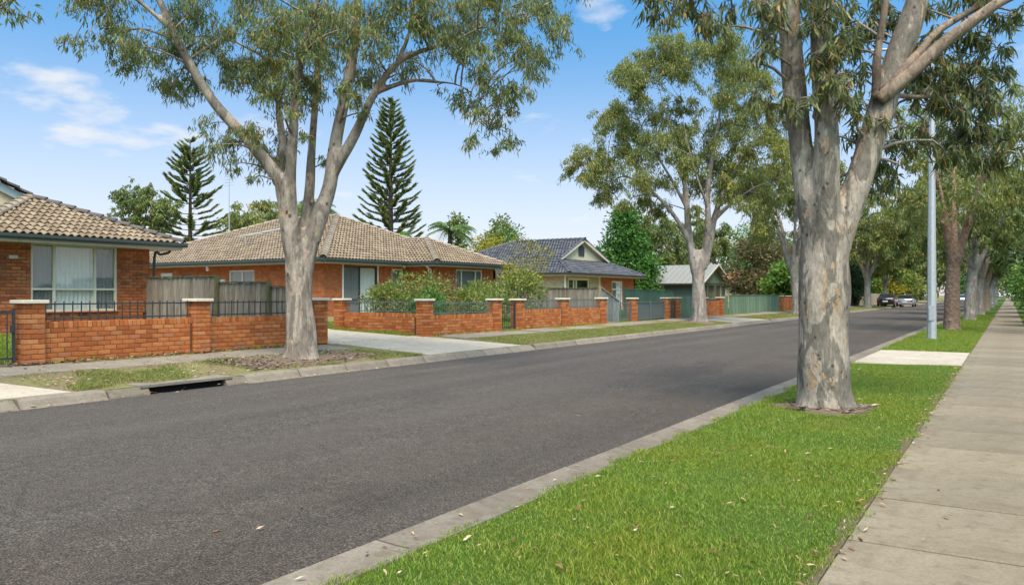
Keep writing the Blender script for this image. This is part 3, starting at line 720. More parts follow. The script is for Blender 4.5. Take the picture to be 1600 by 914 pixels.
palings(tf, (-14.1, 88.5), (-14.1, 94.5), .2, .2, 1.68, 1.68, 'paling_brown', .5, True, 'paling_brown', False, -1)
palings(tf, (-14.1, 94.5), (-14.1, 112), .2, .2, 1.6, 1.6, 'paling_pale', .5, True, 'paling_brown', False, -1)

# ---------------------------------------------------------------- houses
def wall_panel(root, axis, fixed, a0, a1, z0, z1, th, opens, mt, name='wall'):
    """wall with openings, split into boxes; th is signed: the wall's thickness goes from fixed to fixed+th"""
    us = sorted(set([a0, a1]+[q for o in opens for q in o[:2]])); zs = sorted(set([z0, z1]+[q for o in opens for q in o[2:4]]))
    mb = MB()
    for u0, u1 in zip(us, us[1:]):
        run = None
        for w0, w1 in zip(zs, zs[1:]):
            cu, cw = (u0+u1)/2, (w0+w1)/2
            if any(o[0] < cu < o[1] and o[2] < cw < o[3] for o in opens):
                if run: _wb(mb, axis, fixed, th, u0, u1, *run); run = None
            else: run = (run[0] if run else w0, w1)
        if run: _wb(mb, axis, fixed, th, u0, u1, *run)
    return mb.build(name, mt, root)
def _wb(mb, axis, f, th, u0, u1, w0, w1):
    a, b = sorted((f, f+th))
    if axis == 'y': mb.box(a, b, u0, u1, w0, w1)
    else: mb.box(u0, u1, a, b, w0, w1)
def pleat(axis, f, u0, u1, z0, z1, sgn, amp=.018, per=.11):
    mb = MB(); k = max(4, int((u1-u0)/per*6)); rr = random.Random(int(u0*100))
    for i in range(k+1):
        u = u0+(u1-u0)*i/k; o = f-sgn*(amp*(1+math.sin(i*2*math.pi/6))+rr.uniform(0, .004))
        for z_ in (z0, z1): mb.v.append((o, u, z_) if axis == 'y' else (u, o, z_))
    for i in range(k): mb.f.append((2*i, 2*i+2, 2*i+3, 2*i+1))
    return mb
def window(root, axis, f, sgn, u0, u1, z0, z1, vs=(), hz=None, mt='frame_cream', fills=(), fw=.05, name='window', split=None):
    """f = outer wall face, sgn = outward direction along the normal axis; frame sits 3 cm behind the face"""
    mb = MB(); inn = f-sgn*.03; a, b = sorted((inn, inn-sgn*.07))
    def bx(p, q, r_, s_, e=0):
        if axis == 'y': mb.box(a-e, b+e, p, q, r_, s_)
        else: mb.box(p, q, a-e, b+e, r_, s_)
    bx(u0, u1, z0, z0+fw, .004); bx(u0, u1, z1-fw, z1, .004); bx(u0, u0+fw, z0+fw, z1-fw); bx(u1-fw, u1, z0+fw, z1-fw)
    for v in vs: bx(v-fw*.5, v+fw*.5, z0+fw, z1-fw, -.004)
    if hz: bx(u0+fw, u1-fw, hz-fw*.45, hz+fw*.45, .002)
    wn = mb.build(name, mt, root)
    edges = [u0+fw*.5]+list(vs)+[u1-fw*.5]; zz = [z0+fw*.5]+([hz] if hz else [])+[z1-fw*.5]
    g0, g1 = sorted((inn-sgn*.035, inn-sgn*.041))
    for i, (p, q) in enumerate(zip(edges, edges[1:])):
        for (r_, s_) in zip(zz, zz[1:]):
            m = MB()
            if axis == 'y': m.box(g0, g1, p, q, r_, s_)
            else: m.box(p, q, g0, g1, r_, s_)
            m.build('pane', 'glass', wn)
        fl = fills[i] if i < len(fills) else None
        if fl: pleat(axis, inn-sgn*.085, p, q, z0+.03, z1-.03, sgn).build('curtain' if fl.startswith('curtain') else 'blind', fl, wn)
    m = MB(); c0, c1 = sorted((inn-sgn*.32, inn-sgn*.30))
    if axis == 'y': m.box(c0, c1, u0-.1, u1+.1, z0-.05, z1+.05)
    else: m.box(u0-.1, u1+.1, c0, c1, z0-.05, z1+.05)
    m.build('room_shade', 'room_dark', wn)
    return wn

def tile_mesh(w_, ln, amp, th, seg=6):
    mb = MB(); n = seg+1; o = MB()
    for (yy, lift) in ((0.0, .047), (ln, .004)):
        for k in range(n):
            t = k/seg; x = t*w_*1.02; z_ = amp*(math.sin(math.pi*min(1, t/.72)) if t < .72 else -.25*math.sin(math.pi*(t-.72)/.28))
            mb.v.append((x, yy, z_+lift))
    for k in range(n): mb.v.append((mb.v[k][0], 0.0, mb.v[k][2]-th))
    for k in range(seg): mb.f.append((k, k+1, n+k+1, n+k)); mb.f.append((2*n+k, 2*n+k+1, k+1, k))
    return mb
def clip_bm(bm, poly2, skip_first=True):
    m = len(poly2)
    for i in range(m):
        if skip_first and i == 0: continue
        a = Vector((*poly2[i], 0)); b = Vector((*poly2[(i+1) % m], 0)); d = b-a
        if d.length < 1e-5: continue
        no = Vector((d.y, -d.x, 0))
        bmesh.ops.bisect_plane(bm, geom=bm.verts[:]+bm.edges[:]+bm.faces[:], plane_co=a, plane_no=no, clear_outer=True)
def slope(root, poly, mt, under, w_=.20, gauge=.30, amp=.045, pieces=None, origin=None, tiled=True, name='roof_tiles', eave_over=.03, eave=True):
    """poly: convex plane polygon, first edge is the eave seen left to right from outside"""
    P = [Vector(p) for p in poly]
    nrm_ = None
    for q in P[2:]:
        c = (P[1]-P[0]).cross(q-P[0])
        if c.length > .05: nrm_ = c.normalized(); break
    if nrm_.z < 0: nrm_ = -nrm_
    e = Vector((0, 0, 1)).cross(nrm_).normalized(); gdir = nrm_.cross(e).normalized(); O = Vector(origin) if origin else P[0]
    loc2 = [((p-O).dot(e), (p-O).dot(gdir)) for p in P]
    area = sum(loc2[i][0]*loc2[(i+1) % len(P)][1]-loc2[(i+1) % len(P)][0]*loc2[i][1] for i in range(len(P)))
    if area < 0: loc2 = [loc2[1], loc2[0]]+loc2[:1:-1]
    M = Matrix((( e.x, gdir.x, nrm_.x, O.x), (e.y, gdir.y, nrm_.y, O.y), (e.z, gdir.z, nrm_.z, O.z), (0,0,0,1)))
    mb = MB(); mb.face(*P); d0 = [p-nrm_*.05 for p in P]; mb.face(*d0[::-1])
    for i in range(len(P)): mb.face(P[i], P[(i+1) % len(P)], d0[(i+1) % len(P)], d0[i])
    u = mb.build('roof_slope', under, root)
    if not tiled: return u
    x0 = min(p[0] for p in loc2); x1 = max(p[0] for p in loc2); y0 = min(p[1] for p in loc2); y1 = max(p[1] for p in loc2)
    T = tile_mesh(w_, gauge+.03, amp, .022); tv = np.array(T.v)
    ins = lambda x, y: all(((loc2[(i+1) % len(loc2)][0]-loc2[i][0])*(y-loc2[i][1])-(loc2[(i+1) % len(loc2)][1]-loc2[i][1])*(x-loc2[i][0])) >= -1e-4 for i in range(1 if eave else 0, len(loc2)))
    shared = None; J = MB()
    for j in range(int(math.floor(y0/gauge)), int(math.ceil(y1/gauge))):
        yb = j*gauge-eave_over
        if yb+gauge*1.2 < y0-.02: continue
        off = (w_*.5 if j % 2 and pieces is None else 0)
        for i in range(int(math.floor(x0/w_))-1, int(math.ceil(x1/w_))+1):
            xb = i*w_+off; cor = [ins(xb+a, yb+b) for a in (0, w_*1.02) for b in (0, gauge+.03)]
            if not any(cor) and not ins(xb+w_/2, yb+gauge/2): continue
            if pieces is not None and pieces[0] > 0:
                pieces[0] -= 1
                if all(cor):
                    if shared is None:
                        shared = T.mesh('tile', False); shared.materials.append(MAT[mt])
                    o = obj('tile', shared, None, u); o.matrix_local = M @ Matrix.Translation((xb, yb, rnd.uniform(0, .004)))
                    if u.parent and u.parent.type == 'EMPTY': pass
                else:
                    bm = bmesh.new(); me = T.mesh('tile'); bm.from_mesh(me); bpy.data.meshes.remove(me)
                    bmesh.ops.translate(bm, verts=bm.verts, vec=(xb, yb, 0)); clip_bm(bm, loc2, eave)
                    if len(bm.faces):
                        bm.transform(M); m = bpy.data.meshes.new('tile'); bm.to_mesh(m); obj('tile', m, mt, u)
                    bm.free()
            else:
                jz = rnd.uniform(0, .006)
                J.add([(v[0]+xb, v[1]+yb, v[2]+jz) for v in T.v], T.f)
    if J.v:
        me = J.mesh(name); bm = bmesh.new(); bm.from_mesh(me); clip_bm(bm, loc2, eave); bm.transform(M); bm.to_mesh(me); bm.free()
        tag(obj(name, me, mt, u), kind='stuff')
    return u
def hip_caps(root, a, b, mt, r=.13, ln=.36, name='hip_tile'):
    a = Vector(a); b = Vector(b); d = b-a; n = max(1, int(d.length/ln)); d.normalize(); step = (b-a).length/n
    sd = d.cross(Vector((0,0,1))).normalized(); up = sd.cross(d).normalized()
    mb = MB(); k = 6
    for (t, rr, lift) in ((-.04, r*1.06, .035), (step, r*.92, .0)):
        for i in range(k+1):
            an = math.pi*(i/k); mb.v.append((t, rr*math.cos(an), rr*.72*math.sin(an)+lift-.02))
    for i in range(k): mb.f.append((i, k+1+i, k+2+i, i+1))
    for i in range(k+1): mb.v.append((-.04, mb.v[i][1]*.8, mb.v[i][2]-.03))
    for i in range(k): mb.f.append((i, i+1, 2*(k+1)+i+1, 2*(k+1)+i))
    me = mb.mesh('hip_tile'); me.materials.append(MAT[mt])
    for i in range(n):
        p = a+d*(i*step)
        M = Matrix(((d.x, sd.x, up.x, p.x), (d.y, sd.y, up.y, p.y), (d.z, sd.z, up.z, p.z+.04), (0,0,0,1)))
        o = obj(name, me, None, root); o.matrix_basis = M
def gutter(root, pts, mt, fmt, h=.115, out=.11, name='gutter', soff=None, closed=False):
    """gutter along the eave polyline (seen from above, house on the left of the direction of travel)"""
    mb = MB(); fb = MB()
    P = [Vector(p) for p in pts]
    for a, b in zip(P, P[1:]):
        d = (b-a).normalized(); o = Vector((d.y, -d.x, 0))
        prof = [(0.0, -h), (out*.8, -h), (out, -h*.55), (out, 0.012), (out*.86, .012), (out*.86, -.02), (0.0, -.02)]
        e0 = a-d*out*.0; e1 = b
        mb.prism([e0+o*x+Vector((0,0,z_)) for x, z_ in prof][::-1], e1-e0+d*out)
        q = .02; fb.prism([a-o*q+Vector((0,0,.0)), a-o*.0+Vector((0,0,.0)), a+Vector((0,0,-.19)), a-o*q+Vector((0,0,-.19))], b-a)
    mb.build(name, mt, root); fb.build('fascia', fmt, root)
def soffit(root, poly, mt='soffit'):
    mb = MB(); P = [Vector(p) for p in poly]; mb.prism(P, (0, 0, .02)); mb.build('soffit', mt, root)

# --- house 1: nearest, on the left edge of the picture
h1 = thing('brick_house', (-24, 11, .5), 'nearest orange brick house with tan tiled roof, wide curtained window, at the left edge', 'house')
E1x, E1r, E1l, S1 = -20.47, 14.29, 8.63, 2.83; EZ = 2.98; AP1 = (E1x-S1, E1r-S1, EZ+S1*.44)
F1 = -21.10; WIN1 = (10.38, 12.68, 1.05, 2.83)
mbw = wall_panel(h1, 'y', F1-.055, 9.3, 13.66, .2, 2.86, -.2, [WIN1], 'house_mortar')
BH_S = brick_mesh('house_brick', .05, .23, .076); BH_H = brick_mesh('house_brick_half', .05, .112, .076)
for m in (BH_S, BH_H): m.materials.append(MAT['house_brick'])
cnt = 0; JH = MB()
for c in range(0, 28):
    z_ = .48+.043+c*.086
    spans = [(9.32, 13.66)]
    if z_-.038 < WIN1[3] and z_+.038 > WIN1[2]: spans = [(9.32, WIN1[0]), (WIN1[1], 13.66)]
    for s0, s1 in spans:
        y = s0 if (s0 > 9.5 or True) else s0
        if c % 2: y0_ = s0+.12; lead = True
        else: y0_ = s0; lead = False
        items = [('H', s0)] if lead else []
        y = y0_
        while y+.112 <= s1+.012:
            if y+.23 <= s1+.012: items.append(('S', y)); y += .24
            else: items.append(('H', y)); y += .12
        for k, yy in items:
            ln = .23 if k == 'S' else .112; hid = z_ < 1.0 or yy < 9.6
            if cnt < 300 and not hid:
                cnt += 1; obj('brick', BH_S if k == 'S' else BH_H, None, mbw, (F1-.025+rnd.uniform(-.002, .002), yy+ln/2, z_))
            else: JH.box(F1-.05, F1, yy, yy+ln, z_-.038, z_+.038)
brick_piece('house_brick_joined', 'isl', HB)
if JH.v: tag(JH.build('brickwork', 'house_brick_joined', mbw), kind='stuff')
wall_panel(h1, 'x', 13.66, -36, F1-.0, .2, 2.86, -.2, [], 'wall_orange_y'); wall_panel(h1, 'x', 9.3, -36, F1-.26, .2, 2.86, .2, [], 'wall_orange_y')
wall_panel(h1, 'y', -23.2, -4, 9.28, .2, 2.86, -.2, [(4.5, 6.2, 1.0, 2.4)], 'wall_orange_x')
window(h1, 'y', -23.2, 1, 4.5, 6.2, 1.0, 2.4, (5.35,), None, 'frame_cream', ('curtain_white', 'curtain_white'))
window(h1, 'y', F1+.01, 1, *WIN1, (10.98, 12.07), 1.64, 'frame_cream', ('blind_grey', 'curtain_white', 'blind_grey'), .06)
mb = MB(); mb.box(F1-.08, F1+.05, WIN1[0]-.02, WIN1[1]+.02, 1.02, 1.048)
mb.build('window_sill', 'fence_brick_joined', h1)
mb = MB(); mb.box(F1+.002, F1+.02, 9.86, 10.07, 2.40, 2.48); mb.build('vent_plate', 'meter_cream', h1)
slope(h1, [(E1x, E1l, EZ), (E1x, E1r, EZ), AP1], 'tile_tan_piece', 'roof_under_shade', .195, .285, .05, pieces=[290])
# the whole right-hand slope, wing's left slope, main gable behind
RG = (E1x-S1, 6.6, EZ+(E1r-6.6)*.44)
slope(h1, [(E1x, E1r, EZ), (-36, E1r, EZ), (-36, 6.6, RG[2]), RG, AP1], 'tile_tan', 'roof_tan_dull', tiled=False)
slope(h1, [(-23.5, E1l, EZ), (E1x, E1l, EZ), AP1, (-23.5, AP1[1], AP1[2])], 'tile_tan', 'roof_under_shade')
slope(h1, [(-36, -1.1, EZ), (-23.3, -1.1, EZ), RG, (-36, 6.6, RG[2])], 'tile_tan', 'roof_tan_dull', tiled=False)
mb = MB(); gx = -23.36
mb.prism([(gx, -1.0, 2.86), (gx, 14.1, 2.86), (gx, 6.6, RG[2]-.06)], (-.12, 0, 0)); mb.build('gable_wall', 'render_cream', h1)
for sgn in (1, -1):
    ye = 6.6+sgn*(E1r-6.6)
    mb = MB(); a = Vector((-23.30, 6.6, RG[2]-.02)); b = Vector((-23.30, ye, EZ-.02)); mb.prism([a, b, b-Vector((0,0,.24)), a-Vector((0,0,.24))], (.035, 0, 0)); mb.build('barge_board', 'barge_blue', h1)
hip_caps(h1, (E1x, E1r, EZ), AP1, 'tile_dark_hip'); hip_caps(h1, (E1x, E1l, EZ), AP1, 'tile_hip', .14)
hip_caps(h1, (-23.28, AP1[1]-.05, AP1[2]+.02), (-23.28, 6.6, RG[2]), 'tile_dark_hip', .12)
gutter(h1, [(E1x, E1l, EZ), (E1x, E1r, EZ), (-36, E1r, EZ)], 'gutter_green', 'fascia_cream')
soffit(h1, [(E1x-.02, E1l, 2.80), (E1x-.02, E1r-.02, 2.80), (-23.2, E1r-.02, 2.80), (-23.2, E1l, 2.80)])
mb = MB(); mb.tube(catmull([(-21.0, 14.25, 2.86), (-21.0, 14.22, 2.74), (-21.0, 13.95, 2.66), (-21.0, 13.75, 2.56), (-21.0, 13.74, .5)]), [.04]*17, 8); mb.build('downpipe', 'gutter_green', h1, True)

# --- house 2
h2 = thing('brick_house', (-29, 29, .55), 'orange brick house with tan hipped tile roof, behind the driveway and shrubs', 'house')
E2, Y2, Y2b = -23.84, 23.16, 35.76; A2 = (-29.34, 29.46, 5.53); B2 = (-33.6, 29.46, 5.53); RX2 = -39.5; EZ2 = 3.0
V2 = (E2, 28.53, EZ2); WT = (-26.73, 31.63, 4.33); WE = -22.10; WA = (-25.2, 31.63, 4.33); WY1 = 34.74
slope(h2, [(E2, Y2, EZ2), V2, WT, A2], 'tile_tan', 'roof_under_shade')
slope(h2, [(E2+.0, 34.74, EZ2), (E2, Y2b, EZ2), A2, WT], 'tile_tan', 'roof_under_shade', origin=(E2, Y2, EZ2))
slope(h2, [(RX2, Y2, EZ2), (E2, Y2, EZ2), A2, B2], 'tile_tan', 'roof_under_shade')
slope(h2, [(E2, Y2b, EZ2), (RX2, Y2b, EZ2), B2, A2], 'tile_tan', 'roof_tan_dull', tiled=False)
slope(h2, [(RX2, Y2b, EZ2), (RX2, Y2, EZ2), B2], 'tile_tan', 'roof_tan_dull', tiled=False)
slope(h2, [(WE, V2[1], EZ2), (WE, WY1, EZ2), WA], 'tile_tan', 'roof_under_shade')
slope(h2, [V2, (WE, V2[1], EZ2), WA, WT], 'tile_tan', 'roof_under_shade')
slope(h2, [(WE, WY1, EZ2), (E2, WY1, EZ2), WT, WA], 'tile_tan', 'roof_tan_dull', tiled=False)
for a, b in (((E2, Y2, EZ2), A2), ((WE, V2[1], EZ2), WA)): hip_caps(h2, a, b, 'tile_hip', .17, .36)
for a, b in ((A2, B2), ((E2, Y2b, EZ2), A2), ((RX2, Y2, EZ2), B2), (WA, WT), ((WE, WY1, EZ2), WA)): hip_caps(h2, a, b, 'tile_hip', .11, .4)
gutter(h2, [(RX2, Y2, EZ2), (E2, Y2, EZ2), (E2, V2[1], EZ2)], 'gutter_green', 'fascia_grey')
gutter(h2, [(E2, V2[1], EZ2), (WE, V2[1], EZ2), (WE, WY1, EZ2), (E2, WY1, EZ2)], 'gutter_green', 'fascia_grey')
FW2, LW2, WW2 = -24.40, 23.72, -22.66
soffit(h2, [(E2-.02, Y2+.02, 2.81), (E2-.02, 35.7, 2.81), (RX2, 35.7, 2.81), (RX2, Y2+.02, 2.81)]); soffit(h2, [(WE-.02, V2[1]+.02, 2.812), (WE-.02, WY1-.02, 2.812), (E2, WY1-.02, 2.812), (E2, V2[1]+.02, 2.812)])
SD = (24.9, 27.05, .62, 2.74)
wall_panel(h2, 'y', FW2, LW2, 29.1, .3, 2.81, -.2, [SD, (28.05, 28.85, .6, 2.7)], 'wall_orange_x')
window(h2, 'y', FW2, 1, *SD, (25.95,), 1.28, 'frame_bronze', ('blind_grey', 'curtain_white'), .05)
mb = MB(); mb.box(FW2-.02, FW2+.015, 27.05, 27.13, .6, 2.8); mb.box(FW2-.02, FW2+.015, 24.82, 24.9, .6, 2.8); mb.build('door_trim', 'frame_white', h2)
window(h2, 'y', FW2, 1, 28.05, 28.85, .6, 2.7, (), None, 'frame_white', ('blind_grey',), .07, 'front_door')
wall_panel(h2, 'x', LW2, RX2+.5, FW2-.2, .3, 2.81, .2, [(-30.5, -28.75, 1.6, 2.60), (-34.0, -33.2, 1.9, 2.45)], 'wall_orange_y')
window(h2, 'x', LW2, -1, -30.5, -28.75, 1.6, 2.60, (-29.62,), None, 'frame_white', ('blind_grey', 'blind_grey'), .06)
window(h2, 'x', LW2, -1, -34.0, -33.2, 1.9, 2.45, (), None, 'frame_bronze', ('blind_grey',), .04)
WWIN = (30.75, 33.0, 1.05, 2.72)
wall_panel(h2, 'y', WW2, 29.1, 34.2, .3, 2.81, -.2, [WWIN], 'wall_orange_x')
window(h2, 'y', WW2, 1, *WWIN, (31.25, 32.45), None, 'frame_white', ('blind_grey', 'blind_grey', 'blind_grey'), .06)
wall_panel(h2, 'x', 29.1, FW2+.0, WW2-.2, .3, 2.81, .2, [], 'wall_orange_y'); wall_panel(h2, 'x', 34.2, -36, WW2, .3, 2.81, -.2, [], 'wall_orange_y')
mb = MB(); mb.box(FW2-.03, FW2+.03, 25.0, 26.9, .3, .6); mb.build('door_step', 'old_concrete', h2)
mb = MB(); mb.tube(catmull([(-22.75, 28.6, 2.9), (-22.75, 28.62, 2.78), (-22.85, 28.95, 2.66), (-22.85, 29.02, 2.5), (-22.85, 29.03, .5)]), [.05]*17, 10); mb.build('downpipe', 'pvc_white', h2, True)
mb = MB(); mb.tube([(-31.6, 23.35, 2.84), (-31.6, 23.4, 2.60)], [.07, .07], 10); mb.build('vent_pipe', 'pvc_white', h2)
mb = MB(); mb.box(-31.15, -30.75, 23.66, 23.715, 1.75, 2.2); mb.build('meter_box', 'meter_cream', h2)
mb = MB(); mb.box(-35.6, -34.7, 23.66, 23.715, 1.5, 2.55); mb.build('meter_board', 'meter_cream', h2)
mb = MB(); mb.tube([(-36.2, 23.2, 2.85), (-36.2, 23.2, 3.55)], [.05, .05], 8); mb.build('roof_vent', 'galvanised', h2)
an = thing('roof_antenna', (-30.6, 25.2, 3.95), 'bent grey antenna bracket lying on the tan tiled roof beside the tree trunk', 'antenna')
mb = MB(); mb.tube([(-30.9, 25.0, 3.80), (-30.9, 24.95, 4.32), (-30.4, 25.3, 4.42), (-29.3, 26.2, 4.72)], [.035]*4, 8); mb.build('mast', 'galvanised', an)
mb = MB(); mb.tube([(-31.3, 24.9, 4.28), (-30.4, 25.05, 4.34)], [.022]*2, 6); mb.build('arm', 'galvanised', an)
an = thing('television_mast', (-36.5, 28.4, 5.0), 'thin upright television mast behind the ridge of the tan roof', 'antenna')
mb = MB(); mb.tube([(-36.5, 28.4, 4.2), (-36.5, 28.4, 8.4)], [.03, .02], 6); mb.build('pole', 'galvanised', an)
mb = MB()
for i in range(4): mb.box(-36.9+.02*i, -36.1-.02*i, 28.39, 28.41, 8.0-i*.16, 8.02-i*.16)
mb.build('element', 'galvanised', an)
an = thing('vent_stack', (-38.9, 24.2, 3.2), 'slim white vent stack rising between the two tan roofs', 'pipe')
mb = MB(); mb.tube([(-38.2, 24.6, 3.2), (-38.2, 24.6, 5.0)], [.045, .045], 8); mb.build('pipe', 'pvc_white', an); mb = MB(); mb.tube([(-38.2, 24.6, 5.0), (-38.2, 24.6, 5.06)], [.08, .05], 8); mb.build('cowl', 'pvc_white', an)

# --- house 3 (dark roof)
h3 = thing('brick_house', (-31, 54, .5), 'cream and orange brick house with dark slate-grey tiled roof and small front gable', 'house')
E3, Y3, Y3b = -25.6, 47.9, 61.2; RY3, RZ3 = 53.87, 5.73; GX = -27.8; EZ3 = 3.0
tl = (RZ3-EZ3)/(RY3-Y3); tr_ = (RZ3-EZ3)/(Y3b-RY3); gb = EZ3+2.2*.5
GL = (GX, Y3+(gb-EZ3)/tl, gb); GR = (GX, Y3b-(gb-EZ3)/tr_, gb); PK = (GX+.35, RY3, RZ3); B3 = (-33.9, RY3, RZ3); RX3 = -40
slope(h3, [(E3, Y3, EZ3), (E3, Y3b, EZ3), GR, GL], 'tile_slate', 'roof_slate_plain', .24, .32, .04)
slope(h3, [(RX3, Y3, EZ3), (E3, Y3, EZ3), GL, B3], 'tile_slate', 'roof_slate_plain', .24, .32, .04)
slope(h3, [GL, PK, B3], 'tile_slate', 'roof_slate_plain', .24, .32, .04, origin=(RX3, Y3, EZ3), eave=False)
slope(h3, [(E3, Y3b, EZ3), (RX3, Y3b, EZ3), B3, PK, GR], 'tile_slate', 'roof_slate_plain', tiled=False)
slope(h3, [(RX3, Y3b, EZ3), (RX3, Y3, EZ3), B3], 'tile_slate', 'roof_slate_plain', tiled=False)
mb = MB(); mb.prism([(GX, GL[1]+.05, gb+.02), (GX, GR[1]-.05, gb+.02), (GX, RY3, RZ3-.05)], (-.1, 0, 0)); mb.build('gable_wall', 'render_cream', h3)
mb = MB(); mb.prism([(GX+.02, RY3-.45, gb+.35), (GX+.02, RY3+.45, gb+.35), (GX+.02, RY3+.45, RZ3-.62), (GX+.02, RY3, RZ3-.42), (GX+.02, RY3-.45, RZ3-.62)], (.04, 0, 0)); mb.build('gable_vent', 'screen_dark', h3)
for q in (GL, GR):
    a = Vector((GX+.06, q[1], q[2]+.12)); b = Vector((GX+.06, RY3, RZ3+.0))
    mb = MB(); mb.prism([a, b, b-Vector((0,0,.2)), a-Vector((0,0,.2))], (.25, 0, 0)); mb.build('barge_board', 'fascia_cream', h3)
    hip_caps(h3, (GX+.2, q[1], q[2]+.06), (GX+.2, RY3, RZ3+.02), 'tile_slate_hip', .13)
for a, b in (((E3, Y3, EZ3), GL), ((E3, Y3b, EZ3), GR), (PK, B3), ((RX3, Y3, EZ3), B3)): hip_caps(h3, a, b, 'tile_slate_hip', .14, .4)
gutter(h3, [(RX3, Y3, EZ3), (E3, Y3, EZ3), (E3, Y3b, EZ3)], 'gutter_dark', 'fascia_cream')
soffit(h3, [(E3-.02, Y3+.02, 2.81), (E3-.02, Y3b, 2.81), (RX3, Y3b, 2.81), (RX3, Y3+.02, 2.81)], 'render_cream')
F3 = -26.3
wall_panel(h3, 'x', 48.5, RX3+.5, F3-.2, .3, 2.81, .2, [(-31.5, -30, 1.2, 2.3)], 'wall_cream_y'); window(h3, 'x', 48.5, -1, -31.5, -30, 1.2, 2.3, (-30.75,), None, 'frame_cream', ('blind_grey', 'blind_grey'))
W3 = (49.0, 52.3, 1.3, 2.68); D3 = (56.2, 58.2, .6, 2.55)
wall_panel(h3, 'y', F3, 48.5, 53.7, .3, 2.81, -.2, [W3], 'wall_cream_x'); wall_panel(h3, 'y', F3, 53.95, 60.7, .3, 2.81, -.2, [D3], 'wall_orange_x', 'brick_front')
window(h3, 'y', F3, 1, *W3, (49.9, 50.3), None, 'frame_cream', (None, None, None), .16)
window(h3, 'y', F3, 1, *D3, (57.2,), 1.9, 'frame_white', ('blind_grey', 'curtain_white'), .12, 'patio_door')
mb = MB(); mb.box(F3-.15, F3+.12, 53.7, 53.95, .3, 2.81); mb.build('corner_post', 'render_cream', h3)
wall_panel(h3, 'x', 60.7, RX3+.5, F3, .3, 2.81, -.2, [], 'wall_orange_y')
mb = MB(); mb.tube([(F3+.1, 48.35, 2.9), (F3+.1, 48.35, .5)], [.06, .06], 8); mb.build('downpipe', 'frame_white', h3)

# --- house 4 (green weatherboard)
h4 = thing('weatherboard_house', (-32, 85, .5), 'dark green weatherboard house with pale metal roof and sage gable, behind the street tree', 'house')
F4, a4, b4, RY4 = -27.6, 80.2, 89.4, 84.8; ez, rz_ = 2.86, 4.78
def sheet_roof(root, poly, mt, pitch=.6):
    slope(root, poly, mt, mt, tiled=False)
    P = [Vector(p) for p in poly]; d = (P[1]-P[0]); n = int(d.length/pitch); up = P[3]-P[0]
    for i in range(n+1):
        q = P[0]+d*(i/n); mb = MB(); mb.tube([q+Vector((0,0,.02)), q+up+Vector((0,0,.02))], [.03, .03], 4); mb.build('roof_rib', mt, root)
sheet_roof(h4, [(-40, a4-.6, ez-.2), (F4+.7, a4-.6, ez-.2), (F4+.7, RY4, rz_), (-40, RY4, rz_)], 'metal_roof')
sheet_roof(h4, [(F4+.7, b4+.6, ez-.2), (-40, b4+.6, ez-.2), (-40, RY4, rz_), (F4+.7, RY4, rz_)], 'metal_roof')
wall_panel(h4, 'x', a4, -39.5, F4-.15, .2, 2.72, .15, [], 'green_board')
for i in range(14):
    mb = MB(); z_ = .35+i*.17; mb.prism([(-39.5, a4-.003, z_), (-39.5, a4-.028, z_), (-39.5, a4-.003, z_+.165)], (39.5+F4-.15, 0, 0)); mb.build('weatherboard', 'green_board', h4)
O4 = [(a4+1.0+i*2.55, a4+3.2+i*2.55, 1.0, 2.6) for i in range(3)]
wall_panel(h4, 'y', F4, a4, b4, .2, 2.74, -.15, O4, 'green_board', 'front_wall')
for o in O4: window(h4, 'y', F4, 1, *o, (), None, 'sage_board', (None,), .09)
mb = MB(); mb.prism([(F4+.02, a4+.05, 2.74), (F4+.02, b4-.05, 2.74), (F4+.02, RY4, rz_-.12)], (-.1, 0, 0)); mb.build('gable_wall', 'sage_board', h4)
for q in (a4-.6, b4+.6):
    mb = MB(); a = Vector((F4+.72, q, ez-.2)); b = Vector((F4+.72, RY4, rz_)); mb.prism([a+Vector((0,0,.03)), b+Vector((0,0,.03)), b-Vector((0,0,.13)), a-Vector((0,0,.13))], (.05, 0, 0)); mb.build('barge_board', 'fascia_cream', h4)
mb = MB(); mb.box(-40, F4+.7, a4-.72, a4-.6, ez-.34, ez-.19); mb.build('gutter', 'gutter_dark', h4)
# further houses glimpsed between the trees
def far_house(label, x, y, wx, wy, ez, rise, wallm, roofm, n):
    h = thing('far_house', (x, y, .4), label, 'house')
    x0, x1, y0, y1 = x-wx/2, x+wx/2, y-wy/2, y+wy/2
    ops = [(y0+wy*(.12+.42*i), y0+wy*(.36+.42*i), 1.2, 2.5) for i in range(n)]
    wall_panel(h, 'y', x1, y0, y1, .2, ez, -.2, ops, wallm)
    for o in ops: window(h, 'y', x1, 1, *o, ((o[0]+o[1])/2,), None, 'frame_white', ('blind_grey',), .1)
    wall_panel(h, 'x', y0, x0, x1-.2, .2, ez, .2, [], wallm); wall_panel(h, 'x', y1, x0, x1-.2, .2, ez, -.2, [], wallm)
    o = .6; m_ = wy/2; a = (x1-m_*.9, y, ez+rise); b = (x0+m_*.9, y, ez+rise)
    slope(h, [(x1+o, y0-o, ez), (x1+o, y1+o, ez), a], roofm, roofm, tiled=False); slope(h, [(x0-o, y0-o, ez), (x1+o, y0-o, ez), a, b], roofm, roofm, tiled=False)
    slope(h, [(x1+o, y1+o, ez), (x0-o, y1+o, ez), b, a], roofm, roofm, tiled=False); slope(h, [(x0-o, y1+o, ez), (x0-o, y0-o, ez), b], roofm, roofm, tiled=False)
plain('render_white', (.66, .63, .58), .8); plain('roof_tan_plain', (.30, .235, .16), .85); plain('roof_terracotta', (.33, .12, .06), .85); plain('render_yellow', (.55, .46, .24), .8)
far_house('distant white house with tan roof beyond the parked cars', -24, 132, 16, 13, 3.2, 2.4, 'render_white', 'roof_tan_plain', 2)
